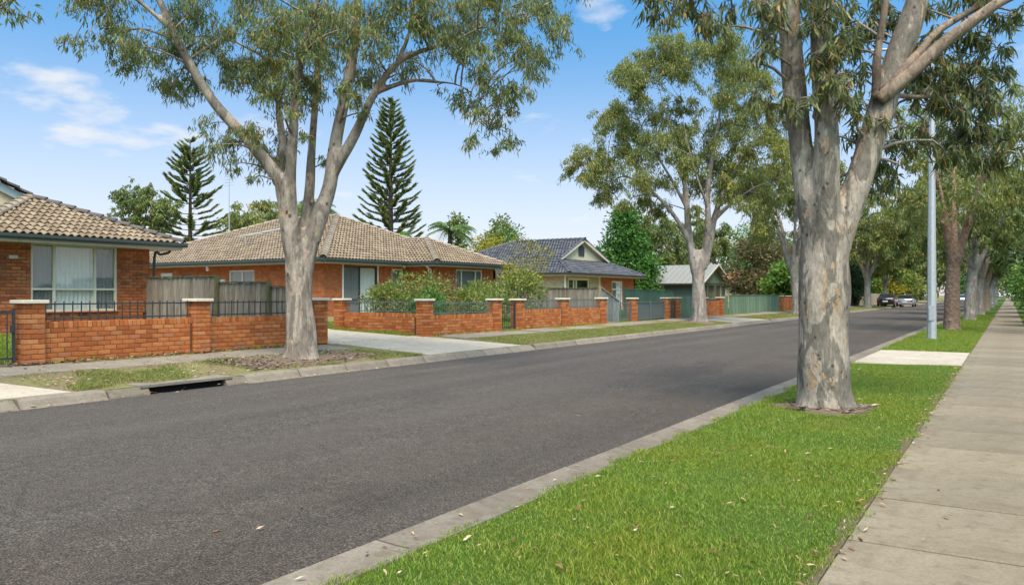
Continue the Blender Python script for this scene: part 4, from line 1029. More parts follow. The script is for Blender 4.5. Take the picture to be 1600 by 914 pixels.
far_house('distant house with terracotta roof behind the bronze-leaved tree', -27, 100, 13, 10, 2.8, 1.7, 'wall_cream_x', 'roof_terracotta', 2)
far_house('distant pale house glimpsed to the right of the dark round tree', -23, 160, 14, 12, 3.3, 2.6, 'render_yellow', 'roof_tan_plain', 2)

# ---------------------------------------------------------------- vegetation
def leaves_np(cent, axis_, ln, wd, rng, near=False, curl=.25):
    """cent (n,3) attachment points, axis_ (n,3) unit directions the leaves hang along"""
    n = len(cent)
    r = rng.normal(size=(n, 3)); sd = np.cross(axis_, r); sd /= (np.linalg.norm(sd, axis=1, keepdims=True)+1e-9)
    no = np.cross(axis_, sd); ln = ln[:, None]; wd = wd[:, None]
    if near:
        cu = rng.uniform(-curl, curl, size=(n, 1))*ln; cs = rng.uniform(-curl, curl, size=(n, 1))*ln
        def at(t): return cent+axis_*(ln*t)+no*(cu*t*t)+sd*(cs*4*t*(1-t)*.5)
        a = at(0); b = at(.3); c = at(.65); d = at(1.0)
        V = np.stack([a, b-sd*wd*.5, b+sd*wd*.5, c-sd*wd*.38, c+sd*wd*.38, d], axis=1).reshape(-1, 3)
        o = (np.arange(n)*6)[:, None]
        T = np.concatenate([o+np.array([0, 1, 2]), o+np.array([3, 5, 4])]); Q = o+np.array([1, 3, 4, 2])
        return V, [T, Q]
    m = cent+axis_*(ln*.45)+no*(rng.uniform(-.12, .12, size=(n, 1))*ln)
    V = np.stack([cent, m-sd*wd*.5, cent+axis_*ln, m+sd*wd*.5], axis=1).reshape(-1, 3)
    return V, [(np.arange(n)*4)[:, None]+np.array([0, 1, 2, 3])]

def clump_leaves(clumps, rng, ll, lw, dens, droop=1.0, twigs=12, near=False, stems=None):
    """clumps: (x, y, z, r). Leaves hang in strings from twigs that fan out and droop."""
    C = []; A = []; tw = []
    for (x, y, z_, r) in clumps:
        nt_ = max(3, int(twigs*(.6+.8*rng.random())))
        per = max(3, int(dens*r*r*4/nt_))
        for _ in range(nt_):
            az = rng.uniform(0, 6.283); el = rng.uniform(-.35, .9)
            s = np.array([x, y, z_+.25*r])+rng.normal(size=3)*r*.42
            d = np.array([math.cos(az)*math.cos(el), math.sin(az)*math.cos(el), math.sin(el)])
            L_ = r*rng.uniform(.5, 1.1)
            t = rng.uniform(.1, 1.0, per)[:, None]
            p = s+d*L_*t+np.array([0, 0, -1])*(droop*.75*L_*t*t)
            p = p+rng.normal(size=(per, 3))*r*.14
            C.append(p)
            a = d*(.35*rng.random((per, 1)))+np.array([0, 0, -1])*(.35+droop*.65)+rng.normal(size=(per, 3))*.42
            A.append(a)
            if stems is not None:
                e = [s+d*L_*q+np.array([0, 0, -1])*(droop*.75*L_*q*q) for q in (0, .5, 1.0)]
                stems.append(([np.array([x, y, z_])]+e))
    C = np.concatenate(C); A = np.concatenate(A); A /= np.linalg.norm(A, axis=1, keepdims=True)
    n = len(C)
    return leaves_np(C, A, ll*rng.uniform(.6, 1.3, n), lw*rng.uniform(.7, 1.25, n), rng, near)

def wood_tree(root, limbs, twiglist, mt, bmt, rings=12, per=4, flare=True, seed=1, lump=.035, voxel=None):
    """limbs: list of (points, radii); first is the trunk"""
    mb = MB()
    for i, (P, r) in enumerate(limbs):
        pp = catmull(P, per); rr = lerpl(r, per) if len(P) > 2 else r
        if i == 0 and flare:
            o = len(mb.v); mb.tube(pp, rr, rings*2, voxel is not None, lump, seed)
            n = rings*2; z0 = pp[0].z
            for q in range(o, len(mb.v)):
                x, y, z_ = mb.v[q]; h = max(0, z_-z0); k = math.exp(-h/.16); a = math.atan2(y-pp[0].y, x-pp[0].x)
                s = 1+k*(.22+.22*max(0, math.sin(3*a+seed))+.16*max(0, math.sin(5*a+2.3*seed)))
                mb.v[q] = (pp[0].x+(x-pp[0].x)*s, pp[0].y+(y-pp[0].y)*s, z_)
        else:
            mb.tube(pp, rr, max(6, rings if rr[0] > .05 else 6), voxel is not None, lump, seed+i)
    me = mb.mesh('trunk', True)
    if voxel:                       # melt the limbs into one continuous skin
        tmp = bpy.data.objects.new('tmp', me); col.objects.link(tmp)
        m = tmp.modifiers.new('r', 'REMESH'); m.mode = 'VOXEL'; m.voxel_size = voxel; m.use_smooth_shade = True
        m = tmp.modifiers.new('s', 'SMOOTH'); m.iterations = 14; m.factor = .5
        bpy.context.view_layer.update()
        new = bpy.data.meshes.new_from_object(tmp.evaluated_get(bpy.context.evaluated_depsgraph_get()))
        bpy.data.objects.remove(tmp); new.name = 'trunk'; me = new
    t = obj('trunk', me, mt, root, local=True)
    if twiglist:
        tb = MB()
        for P, r0, r1 in twiglist:
            pp = catmull(P, 2); n = len(pp); tb.tube(pp, [r0+(r1-r0)*k/(n-1) for k in range(n)], 4, False)
        tag(obj('branches', tb.mesh('branches', True), bmt, root, local=True), kind='stuff')
    return t
def link_twigs(limbs, clumps, rng, r0=.03, r1=.008, sub=True):
    pts = []
    for P, r in limbs:
        pp = catmull(P, 4); rr = lerpl(r, 4) if len(P) > 2 else r
        for i, q in enumerate(pp):
            if i > len(pp)*.35: pts.append((q, rr[min(i, len(rr)-1)]))
    out = []
    for (x, y, z_, r) in clumps:
        c = Vector((x, y, z_)); best = min(pts, key=lambda t: (t[0]-c).length+max(0, t[0].z-c.z+.3)*.8)
        a = best[0]; d = c-a
        m1 = a+d*.4+Vector((rng.normal()*.08, rng.normal()*.08, .12*d.length)); m2 = a+d*.75+Vector((rng.normal()*.1, rng.normal()*.1, .12*d.length))
        rr = min(best[1]*.7, r0*(.5+.4*d.length))
        out.append(([a, m1, m2, c], max(rr, .008), r1))
    return out
def rot_uv(u, v): return (u*CS-v*SN, u*SN+v*CS)     # u: to the viewer's right, v: away from the viewer (tree-local directions)

def near_gum(name, label, base, limbs_uv, clumps_uv, extra, seed, mt, leaf, ll, lw, dens, twigs=12, near=False, lm=None, rings=16, voxel=.028, brown=99):
    rng = np.random.default_rng(seed)
    t = thing(name, base, label, 'tree')
    limbs = [([Vector((*rot_uv(u, v), z_)) for u, v, z_ in P], r) for P, r in limbs_uv]
    clumps = [(*rot_uv(u, v), z_, r) for u, v, z_, r in clumps_uv]+extra
    stems = [] if near else None
    V, F = clump_leaves(clumps, rng, ll, lw, dens, 1.0, twigs, near, stems)
    tl = link_twigs(limbs, clumps, rng)
    if stems:
        for s in stems: tl.append(([Vector(q) for q in s], .006, .002))
    wood_tree(t, limbs[:brown], tl, mt, lm or 'bark_branch', rings, 4, True, seed, .035, voxel)
    for P, r in limbs[brown:]:      # the browner secondary limbs
        lb = MB(); lb.tube(catmull(P, 4), lerpl(r, 4), 12, True, .05, seed+len(P)); obj('limb', lb.mesh('limb', True), 'bark_brown', t, local=True)
    tag(obj('crown', np_mesh('crown', V, F), leaf, t, local=True), kind='stuff')
    return t

rng0 = np.random.default_rng(11)
# --- tree 1, left verge (heights above its base, metres)
T1 = [
 ([(0,0,-.15),(0,0,.35),(-.03,0,1.0),(-.04,0,1.65),(-.05,0,2.1),(-.05,0,2.6)], [.32,.295,.272,.265,.26,.12]),
 ([(-.05,0,1.3),(-.11,0,1.85),(-.20,-.05,2.4),(-.28,-.1,3.0),(-.36,-.15,3.5),(-.95,-.3,4.28),(-1.5,-.45,4.9),(-1.84,-.6,5.45),(-2.14,-.8,6.1),(-2.43,-1.0,6.85),(-2.7,-1.2,7.4),(-3.1,-1.4,8.2)], [0.1, 0.18, 0.175, 0.165, 0.143, 0.113, 0.101, 0.092, 0.084, 0.067, 0.055, 0.025]),
 ([(-.05,.03,1.5),(-.14,.11,2.1),(-.36,.4,2.9),(-.62,.7,3.5),(-.66,1.0,4.45),(-.82,1.3,5.1),(-.95,1.6,5.8),(-1.2,1.9,6.7),(-1.3,2.1,7.6)], [0.08, 0.177, 0.149, 0.121, 0.092, 0.084, 0.067, 0.05, 0.025]),
 ([(-.02,-.02,1.2),(-.06,-.08,1.8),(-.14,-.18,2.5),(-.16,-.2,3.45),(-.09,-.25,4.4),(-.03,-.3,5.15),(.09,-.4,5.8),(.23,-.5,6.2),(.49,-.6,6.97),(.6,-.6,7.7),(.7,-.6,8.6)], [0.1, 0.205, 0.158, 0.121, 0.097, 0.092, 0.084, 0.071, 0.059, 0.046, 0.021]),
 ([(0,.02,1.3),(-.02,.12,1.9),(.02,.35,2.8),(.05,.5,3.5),(.04,.7,4.3),(.06,.9,5.3),(.1,1.1,6.4),(.2,1.3,7.8),(.3,1.4,9.0)], [0.08, 0.167, 0.13, 0.107, 0.084, 0.076, 0.067, 0.05, 0.025]),
 ([(.03,0,1.2),(.06,0,1.75),(.20,.02,2.35),(.36,.05,2.85),(.56,.08,3.45),(.69,.1,4.4),(.90,.15,5.5),(1.03,.2,6.3),(1.11,.2,7.2),(1.2,.2,8.2),(1.3,.1,9.2)], [0.1, 0.19, 0.185, 0.175, 0.151, 0.13, 0.113, 0.097, 0.076, 0.05, 0.025]),
 ([(.62,.08,3.7),(.78,.05,3.95),(1.1,0,4.5),(1.44,-.05,5.2),(1.87,-.1,5.8),(2.33,-.15,6.06),(2.85,-.2,6.2),(3.4,-.3,6.4),(4.1,-.4,6.8),(4.6,-.5,7.1)], [0.13, 0.116, 0.102, 0.084, 0.071, 0.059, 0.046, 0.035, 0.024, 0.013]),
 ([(1.56,-.06,5.32),(2.16,.2,5.6),(2.67,.4,5.64),(3.18,.6,5.6),(3.56,.7,5.3),(3.75,.8,4.75)], [0.065, 0.051, 0.042, 0.029, 0.018, 0.008]),
 ([(1.97,-.1,5.92),(2.2,-.2,6.42),(2.32,-.3,6.95),(2.4,-.4,7.6)], [0.056, 0.047, 0.037, 0.017]),
 ([(-2.2,-.85,6.25),(-2.75,-1.1,6.75),(-3.1,-1.3,6.9),(-3.5,-1.5,6.75)], [0.056, 0.047, 0.033, 0.013]),
]
def px1(px, py, r, v=None, rng=rng0):       # metres about tree 1 for a foliage mass of radius r
    return ((px-470)/77.6, rng.uniform(-1.3, 1.3) if v is None else v, (557-py)/77.6, r)
C1 = [px1(*q) for q in [
 (170,30,.42),(172,62,.40),(190,85,.36),(210,20,.42),(205,58,.32),(235,35,.35),(160,95,.2),(250,100,.40),(232,112,.32),(262,132,.34),(285,95,.42),(302,128,.34),(318,70,.45),(300,40,.45),
 (345,40,.5),(340,92,.42),(372,100,.44),(385,55,.52),(402,118,.46),(425,85,.5),(430,25,.5),(452,60,.5),(445,122,.42),(412,146,.34),(470,95,.46),(478,138,.42),(500,115,.44),(505,55,.48),(480,20,.5),(455,160,.3),(492,165,.28),
 (535,40,.5),(560,75,.46),(545,105,.40),(590,45,.48),(598,95,.38),(575,112,.3),(625,35,.48),(630,75,.38),(660,55,.42),(665,25,.44),(695,80,.36),(700,30,.46),(690,55,.4),(735,25,.44),(728,62,.38),(720,90,.32),(765,45,.44),(775,15,.42),(750,85,.36),
 (800,30,.44),(810,70,.42),(790,95,.32),(840,45,.42),(835,85,.36),(870,30,.38),(868,70,.30),(850,105,.22),(815,115,.28),(900,5,.25),
 (757,120,.32),(735,150,.26),(712,160,.20),(765,155,.28),(785,140,.28),(800,160,.26),(818,165,.2),(775,190,.26),(795,205,.2),(752,198,.18),(770,222,.16),(792,238,.16),(744,232,.17),(738,244,.12),(798,185,.18),(718,140,.18),
 (365,225,.36),(388,238,.36),(352,245,.26),(408,222,.30),(340,208,.22),(402,255,.24),(420,195,.28),(405,285,.14),(372,262,.18),
 (488,220,.16),(497,240,.18),(485,195,.2),(560,165,.22),(568,180,.15),(548,150,.18),(680,120,.1),(618,110,.22)]]
ex1 = [(*rot_uv(rng0.uniform(-3.6, 4.3), rng0.uniform(-2.4, 2.6)), rng0.uniform(7.3, 10.6), rng0.uniform(.5, .75)) for _ in range(24)]
near_gum('gum_tree', 'tall pale-barked gum tree on the bare verge in front of the brick front wall', (-12.05, 11.10, .245), T1, C1, ex1, 21, 'bark_pale', 'gum_leaf', .14, .024, 1020, 15)

# --- tree 2, nearest, right verge
T2 = [
 ([(.0,0,-.15),(-.02,0,.25),(-.02,0,.7),(-.02,0,1.2),(-.02,0,1.7),(0,0,2.2),(.02,0,2.75)], [.335,.32,.30,.295,.29,.26,.11]),
 ([(-.05,0,1.2),(-.10,.02,1.9),(-.20,.04,2.55),(-.26,.1,3.2),(-.33,.15,4.0),(-.38,.2,5.0),(-.42,.2,6.2),(-.5,.2,7.6)], [.10,.155,.15,.145,.14,.135,.12,.07]),
 ([(-.02,-.03,1.1),(-.03,-.07,1.8),(-.03,-.12,2.6),(-.04,-.14,3.4),(-.08,-.12,4.1),(-.1,-.1,5.0),(-.1,0,6.2),(-.05,0,7.4)], [.10,.18,.16,.145,.135,.125,.10,.05]),
 ([(.04,0,1.1),(.10,0,1.75),(.25,0,2.35),(.46,0,2.95),(.66,0,3.6),(.86,0,4.25),(1.05,0,4.75),(1.18,0,5.2),(1.35,0,6.0),(1.5,0,7.0)], [.08,.15,.17,.17,.162,.155,.15,.14,.11,.06]),
 ([(.60,-.12,3.78),(.80,-.2,3.95),(1.10,-.25,4.22),(1.30,-.28,4.42),(1.65,-.32,4.68),(2.02,-.36,4.93),(2.5,-.4,5.1),(3.1,-.4,5.2)], [.095,.085,.076,.074,.068,.062,.05,.03]),
 ([(.66,-.14,3.88),(.9,-.16,4.15),(1.12,-.1,4.38),(1.42,.05,4.68),(1.98,.25,5.02),(2.4,.4,5.2)], [.055,.055,.05,.046,.04,.025]),
 ([(.56,-.13,3.80),(.54,-.2,4.05),(.54,-.22,4.3),(.60,-.25,4.75),(.65,-.25,5.2),(.7,-.2,5.9)], [.055,.05,.045,.042,.035,.02]),
 ([(.88,.1,3.9),(1.15,.3,3.93),(1.43,.45,3.96),(1.75,.55,4.03),(2.05,.6,4.12)], [.035,.03,.028,.02,.012]),
 ([(-.3,.1,4.6),(-.7,.25,5.1),(-1.2,.3,5.35),(-1.8,.3,5.3)], [.06,.045,.03,.015]),
]
def px2(px, py, r, v): return ((px-1290)/126.5, v, (637-py)/126.5, r)
C2 = [px2(*q) for q in [
 (1035,5,.16,.2),(1050,25,.15,.1),(1110,20,.20,.3),(1125,40,.16,.1),(1090,-5,.2,.3),(1150,10,.12,.2),(1060,-25,.2,.2),(1020,-20,.2,.1),
 (1188,60,.14,-.2),(1195,85,.13,-.25),(1205,30,.16,-.2),(1180,15,.14,-.2),(1178,95,.1,-.3),(1170,160,.11,-.3),(1190,170,.11,-.3),(1210,165,.12,-.35),(1225,180,.10,-.4),
 (1240,10,.20,-.45),(1248,60,.16,-.48),(1255,100,.17,-.5),(1262,140,.16,-.5),(1275,110,.15,-.45),(1285,150,.14,-.5),(1268,40,.17,-.45),(1290,75,.15,-.5),(1250,165,.1,-.5),(1300,170,.12,-.45),
 (1315,60,.17,.3),(1325,110,.17,.25),(1320,150,.15,.1),(1335,185,.14,-.1),(1345,150,.12,.2),(1340,60,.17,.4),(1365,50,.17,.45),(1375,100,.14,.45),(1345,20,.2,.4),(1385,20,.2,.5),(1350,205,.12,.2),(1370,190,.1,-.2),(1310,205,.12,.2),
 (1480,100,.20,.6),(1500,70,.22,.5),(1520,120,.22,.55),(1545,85,.22,.4),(1560,130,.22,.4),(1585,100,.22,.5),(1590,60,.22,.4),(1470,130,.16,.5),(1500,150,.17,.6),(1530,165,.2,.6),(1570,175,.22,.5),(1595,150,.22,.5),(1550,45,.2,.4),(1510,30,.22,.5),(1470,60,.18,.5),(1600,205,.2,.5),
 (1495,205,.18,.6),(1520,225,.18,.6),(1550,220,.2,.6),(1580,235,.2,.5),(1475,190,.12,.6),(1540,195,.18,.6),(1605,250,.18,.5),
 (1430,165,.12,.7),(1440,195,.13,.7),(1415,250,.17,.8),(1395,265,.16,.8),(1430,240,.15,.8),(1410,285,.13,.8),(1380,245,.12,.8),(1455,215,.12,.7),(1440,270,.12,.8),
 (1430,10,.2,.6),(1480,-10,.22,.5),(1540,-20,.25,.4),(1400,-30,.25,.5),(1330,-40,.25,.4),(1600,10,.22,.3),(1260,-40,.25,-.3),(1170,-40,.22,0),(1110,-50,.22,.1)]]
ex2 = [(*rot_uv(rng0.uniform(-2.2, 3.0), rng0.uniform(-.6, 2.2)), rng0.uniform(5.7, 9.0), rng0.uniform(.4, .6)) for _ in range(9)]
near_gum('gum_tree', 'thick mottled gum tree nearest the camera on the green verge', (-1.92, 10.28, .09), T2, C2, ex2, 33, 'bark_patchy', 'gum_leaf_near', .165, .025, 1050, 9, True, brown=4)

# --- tree L2, across the road, mid-distance, whole crown in view
def px3(px, py, r, rng=rng0): return ((px-1088)/33.6, rng.uniform(-2.2, 2.2), (503-py)/33.6, r)
T3 = [
 ([(0,0,-.2),(0,0,.5),(-.03,0,1.4),(-.06,0,2.4),(-.05,0,2.9),(-.05,0,3.4)], [.38,.34,.31,.30,.31,.14]),
 ([(-.2,0,2.3),(-.38,0,3.4),(-.5,.1,4.4),(-.55,.2,5.6),(-.7,.3,7.0),(-1.1,.3,8.6),(-1.6,.4,10.2),(-1.9,.4,11.6)], [.22,.19,.17,.14,.11,.08,.05,.02]),
 ([(.15,0,2.5),(.3,0,3.4),(.35,-.3,4.6),(.25,-.5,6.0),(.45,-.7,7.8),(.7,-.9,9.4),(.8,-1,11.2),(.8,-1,12.4)], [.22,.19,.16,.14,.11,.08,.05,.02]),
 ([(.25,0,2.7),(.55,.1,3.9),(.8,.3,5.0),(1.3,.5,6.3),(1.7,.7,7.8),(2.2,.9,9.3),(2.4,1,11)], [.2,.18,.15,.12,.09,.06,.02]),
 ([(-.4,0,3.6),(-1.1,-.2,4.8),(-2.0,-.4,5.8),(-3.0,-.6,6.5),(-4.2,-.7,7.0),(-5.2,-.7,7.2)], [.13,.11,.09,.07,.045,.02]),
 ([(-.55,.2,5.4),(-1.2,.6,6.8),(-2.0,.9,8.3),(-2.7,1,9.7),(-3.0,1.1,11)], [.1,.085,.065,.045,.02]),
 ([(.75,.3,4.8),(1.6,.3,5.6),(2.6,.2,6.3),(3.6,0,6.7),(4.4,-.1,7.4)], [.11,.09,.07,.05,.02]),
 ([(.35,-.4,5.2),(-.4,-1,6.8),(-.9,-1.3,8.4),(-1.2,-1.5,10)], [.09,.07,.05,.02]),
 ([(1.4,.5,6.6),(2.3,.2,8),(3.0,0,9.5),(3.3,0,10.6)], [.08,.06,.04,.02]),
]
C3 = [px3(*q) for q in [(892,262,.55),(905,240,.55),(925,268,.65),(915,285,.45),(945,240,.75),(945,285,.6),(935,310,.4),(950,205,.65),(965,175,.7),(950,170,.5),(960,140,.6),(985,150,.75),(975,115,.6),(995,95,.55),(1005,120,.75),
 (1020,85,.6),(1035,110,.75),(1050,78,.6),(1070,100,.75),(1085,75,.6),(1100,105,.75),(1125,80,.6),(1135,105,.75),(1155,70,.55),(1160,105,.7),(1175,130,.75),(1195,110,.6),(1205,150,.75),(1220,190,.6),
 (985,205,.7),(975,250,.75),(990,285,.7),(1010,175,.6),(1015,240,.75),(1020,285,.6),(1010,310,.5),(1045,165,.55),(1050,215,.7),(1050,265,.7),(1040,320,.5),(1075,150,.6),(1085,190,.6),(1080,240,.75),(1085,285,.6),(1075,330,.35),
 (1110,160,.65),(1115,210,.7),(1115,260,.75),(1120,300,.6),(1140,150,.65),(1145,195,.65),(1150,240,.8),(1155,285,.75),(1145,325,.5),(1180,190,.75),(1185,235,.8),(1190,280,.75),(1180,320,.6),(1215,235,.7),(1210,275,.7),(1205,320,.5),(1000,345,.3),(965,325,.35),(1225,300,.5)]]
C3 = [(a, b, c_, r*1.12) for a, b, c_, r in C3]
near_gum('gum_tree', 'broad full-crowned gum tree on the far verge, standing before the green fence', (-12.3, 35.9, .2), T3, C3, [], 45, 'bark_plain', 'gum_leaf_far', .17, .042, 800, 17, rings=10, voxel=.045)

def generic_gum(label, base, h, fork, spread, seed, mt='bark_plain', leaf='gum_leaf_far', tr=.33, lean=(0, 0), ll=.3, lw=.085, dens=170, nl=5, low=.42, rings=8, squash=1.0, twigs=8, plus=()):
    rng = np.random.default_rng(seed)
    t = thing('gum_tree', base, label, 'tree')
    top = Vector((lean[0], lean[1], fork))
    limbs = [([(0,0,-.2), (lean[0]*.2, lean[1]*.2, fork*.35), (lean[0]*.6, lean[1]*.6, fork*.75), tuple(top), tuple(top+Vector((0, 0, .5)))], [tr*1.0, tr*.88, tr*.8, tr*.82, tr*.4])]
    clumps = []
    a0 = rng.uniform(0, 6.28)
    for i in range(nl):
        az = a0+6.283*i/nl+rng.uniform(-.35, .35); out = spread*rng.uniform(.45, .95); hh = h*rng.uniform(.78, 1.0)
        dx_, dy_ = math.cos(az)*out, math.sin(az)*out
        b = top+Vector((math.cos(az)*tr*.4, math.sin(az)*tr*.4, -.35))
        P = [b, b+Vector((dx_*.18, dy_*.18, (hh-fork)*.22)), b+Vector((dx_*.42, dy_*.42, (hh-fork)*.5)), b+Vector((dx_*.75, dy_*.75, (hh-fork)*.78)), b+Vector((dx_, dy_, hh-fork))]
        r = tr*rng.uniform(.5, .68); limbs.append(([tuple(p) for p in P], [r, r*.8, r*.58, r*.35, r*.12]))
        for k in (1, 2, 3):
            for _ in range(2):
                q = P[k]; az2 = az+rng.uniform(-1.5, 1.5); o2 = spread*rng.uniform(.3, .65); e = q+Vector((math.cos(az2)*o2, math.sin(az2)*o2, (hh-fork)*rng.uniform(.05, .28)))
                if _ == 0: limbs.append(([tuple(q), tuple(q+(e-q)*.5+Vector((0,0,.2))), tuple(e)], [r*.4, r*.28, r*.1]))
                clumps.append((e.x, e.y, max(e.z, h*low), spread*rng.uniform(.16, .27)))
        for _ in range(2): clumps.append((*(P[-1]+Vector(rng.normal(size=3)*spread*.15)), spread*rng.uniform(.18, .28)))
    for _ in range(int(nl*5)):
        az = rng.uniform(0, 6.28); rr = spread*math.sqrt(rng.random()); zz = rng.uniform(low, .97)
        rr *= .55+.5*math.sin(math.pi*min(1, (zz-low)/(1-low)*.85+.15))
        clumps.append((top.x+math.cos(az)*rr, top.y+math.sin(az)*rr, h*zz, spread*rng.uniform(.15, .27)))
    clumps += list(plus)
    V, F = clump_leaves(clumps, rng, ll, lw, dens, .85, twigs)
    wood_tree(t, limbs, link_twigs(limbs, clumps, rng, .05, .015), mt, 'bark_branch', rings, 3, True, seed, .04, .06 if base[1] < 60 else None)
    tag(obj('crown', np_mesh('crown', V, F), leaf, t, local=True), kind='stuff')
    return t
# street trees on the camera's side, running into the distance
generic_gum('rough brown-barked gum tree with three limbs, just beyond the light pole', (-1.94, 35.8, .09), 10.5, 3.1, 3.4, 51, 'bark_rough', 'gum_leaf_far', .31, (.1, 0), .22, .052, 190, 3, .42, 12)
generic_gum('pale gum tree, second beyond the light pole on the near verge', (-1.85, 49.8, .09), 9.5, 3.2, 3.0, 52, 'bark_plain', 'gum_leaf_far', .33, (.2, .1), .26, .07, 190)
generic_gum('grey gum tree, third beyond the light pole on the near verge', (-1.85, 64.5, .09), 9.5, 3.0, 3.1, 53, 'bark_plain', 'gum_leaf_dark', .38, (.1, .1), .36, .1, 130)
generic_gum('brownish gum tree, fourth beyond the light pole on the near verge', (-1.8, 82, .09), 9.5, 3.0, 3.3, 54, 'bark_rough', 'gum_leaf_far', .36, (0, .1), .42, .12, 110)
generic_gum('small far gum tree, fifth beyond the light pole on the near verge', (-1.75, 103, .09), 9.5, 3.0, 3.4, 55, 'bark_plain', 'gum_leaf_dark', .34, (0, 0), .5, .14, 90)
generic_gum('farthest gum tree at the end of the near verge row', (-1.75, 132, .09), 10, 3.0, 3.8, 56, 'bark_plain', 'gum_leaf_far', .34, (0, 0), .6, .17, 70)
# far verge
generic_gum('slender pale gum tree on the far verge seen left of the thick trunk', (-12.1, 55.2, .2), 11.0, 3.4, 3.4, 61, 'bark_plain', 'gum_leaf_far', .36, (-.3, 0), .3, .08, 130, 5, .5)
generic_gum('gum tree with spreading limbs on the far verge in front of the pale timber fence', (-12.0, 85.5, .2), 11.5, 3.4, 4.6, 62, 'bark_plain', 'gum_leaf_far', .36, (0, 0), .36, .10, 100, 6, .40)
generic_gum('slim young gum tree between the two parked cars', (-11.9, 98, .2), 7.8, 2.6, 2.6, 63, 'bark_plain', 'shrub_leaf', .2, (0, 0), .4, .13, 130, 4, .40)
generic_gum('tall gum tree far down the left side of the street', (-12.5, 138, .2), 13, 3.2, 6, 64, 'bark_plain', 'gum_leaf_far', .4, (0, 0), .6, .18, 80, 5, .35)
generic_gum('spreading gum tree behind the green weatherboard house', (-38, 104, .4), 11, 4, 5.5, 65, 'bark_plain', 'gum_leaf_dark', .35, (0, 0), .5, .15, 90, 5, .4)
generic_gum('rounded gum tree behind the roof of the nearest house', (-65.5, 41.8, .5), 10.6, 5, 2.5, 66, 'bark_dark', 'gum_leaf_dark', .3, (0, 0), .36, .11, 150, 5, .6)
generic_gum('sparse gum tree behind the long tan roof, left of the tall pine', (-58, 50, .5), 9.5, 4, 4, 67, 'bark_plain', 'gum_leaf_far', .3, (0, 0), .42, .12, 100, 5, .55)
# an overhanging gum just outside the left edge of the picture
generic_gum('gum tree whose foliage dips into the top left corner', (-13.0, 1.5, .24), 11.0, 4.2, 2.4, 68, 'bark_pale', 'gum_leaf', .33, (0, -.2), .16, .03, 420, 5, .58, plus=[(1.1, 4.05, 5.25, .26), (1.0, 3.9, 5.6, .3), (.9, 3.6, 5.4, .3), (.8, 3.1, 5.8, .4)])

def bushy(name, label, cat, base, h, rx_, ry_, leaf, ls, n, seed, z0=.1, trunk=.12, shape='round', clump=.22, stem='bark_dark', group=None, up=.0, nclump=60):
    rng = np.random.default_rng(seed); t = thing(name, base, label, cat, group)
    C = []; A = []; cl = []
    for i in range(nclump):
        az = rng.uniform(0, 6.283); zz = rng.random()
        if shape == 'cone': prof = (1-zz)**.75*.95+.08 if zz > .12 else .75+zz*2
        elif shape == 'spire': prof = (1-zz)**1.1*.9+.1
        else: prof = math.sqrt(max(.05, 1-(2*zz-1)**2))
        rr = prof*(.55+.45*math.sqrt(rng.random()))*(1+.16*math.sin(3*az+seed)+rng.uniform(-.12, .12))
        cl.append(np.array([math.cos(az)*rr*rx_, math.sin(az)*rr*ry_, h*(z0+(1-z0)*zz*.96)]))
    per = n//nclump; cr_ = clump*min(rx_, ry_)*1.6
    for c in cl:
        d = rng.normal(size=(per, 3)); d /= np.linalg.norm(d, axis=1, keepdims=True); r = cr_*rng.random((per, 1))**.45*rng.uniform(.7, 1.25)
        C.append(c+d*r*np.array([1, 1, .8])); A.append(d+np.array([0, 0, -.25+up])+rng.normal(size=(per, 3))*.5)
    C = np.concatenate(C); A = np.concatenate(A); A /= np.linalg.norm(A, axis=1, keepdims=True); C[:, 2] = np.maximum(C[:, 2], .05)
    m = len(C); V, F = leaves_np(C, A, ls*rng.uniform(.6, 1.3, m), ls*.5*rng.uniform(.6, 1.2, m), rng)
    mb = MB(); mb.tube([(0,0,-.1), (0,0,h*.4), (rx_*.05, 0, h*.85)], [trunk, trunk*.7, trunk*.15], 8, False)
    for c in cl[::3]:
        z_ = min(h*.5, c[2]*.6); mb.tube(catmull([(0,0,z_*.6), (c[0]*.5, c[1]*.5, (z_+c[2])*.5), tuple(c)], 2), lerpl([trunk*.4, trunk*.28, trunk*.08], 2), 5, False)
    obj('trunk', mb.mesh('trunk', True), stem, t, local=True)
    tag(obj('crown', np_mesh('crown', V, F), leaf, t, local=True), kind='stuff'); return t
# garden shrubs behind the second brick wall
GS = 'shrubs behind the low brick wall'
SH = [((-16.6, 19.0), 1.4, .7, 'shrub_leaf', 'leftmost loose green shrub behind the low brick wall, before the glass door'),
      ((-17.2, 21.1), 1.75, .95, 'shrub_leaf', 'tall dense yellow-green shrub behind the low brick wall'),
      ((-18.2, 23.6), 1.55, .95, 'bronze_shrub_leaf', 'reddish bronze shrub beside the white downpipe'),
      ((-16.4, 23.4), 1.2, .85, 'shrub_leaf', 'low leafy shrub behind the front railing, centre of the garden bed'),
      ((-17.6, 25.6), 1.45, .85, 'shrub_leaf', 'green shrub growing under the wing window'),
      ((-16.1, 20.2), 1.05, .75, 'bright_leaf', 'dark green low shrub against the front railing')]
for i, ((x, y), h, r, lf, lb) in enumerate(SH): bushy('garden_shrub', lb, 'shrub', (x, y, gz(x)), h, r, r, lf, .11, 3300, 70+i, .1, .03, 'round', .3, 'bark_dark', GS, .5, 46)
bushy('garden_shrub', 'tall thin yellow-green shrub rising above the paling fence', 'shrub', (-17.4, 28.4, .42), 3.3, 1.0, .9, 'yellow_leaf', .13, 1500, 81, .42, .03, 'round', .3, 'bark_dark', GS, .5, 34)
bushy('garden_shrub', 'green shrub in front of the paling fence, beside the garden gate', 'shrub', (-16.6, 26.6, .40), 1.9, .9, .9, 'shrub_leaf', .13, 2600, 82, .2, .03, 'round', .3, 'bark_dark', GS, .5, 36)
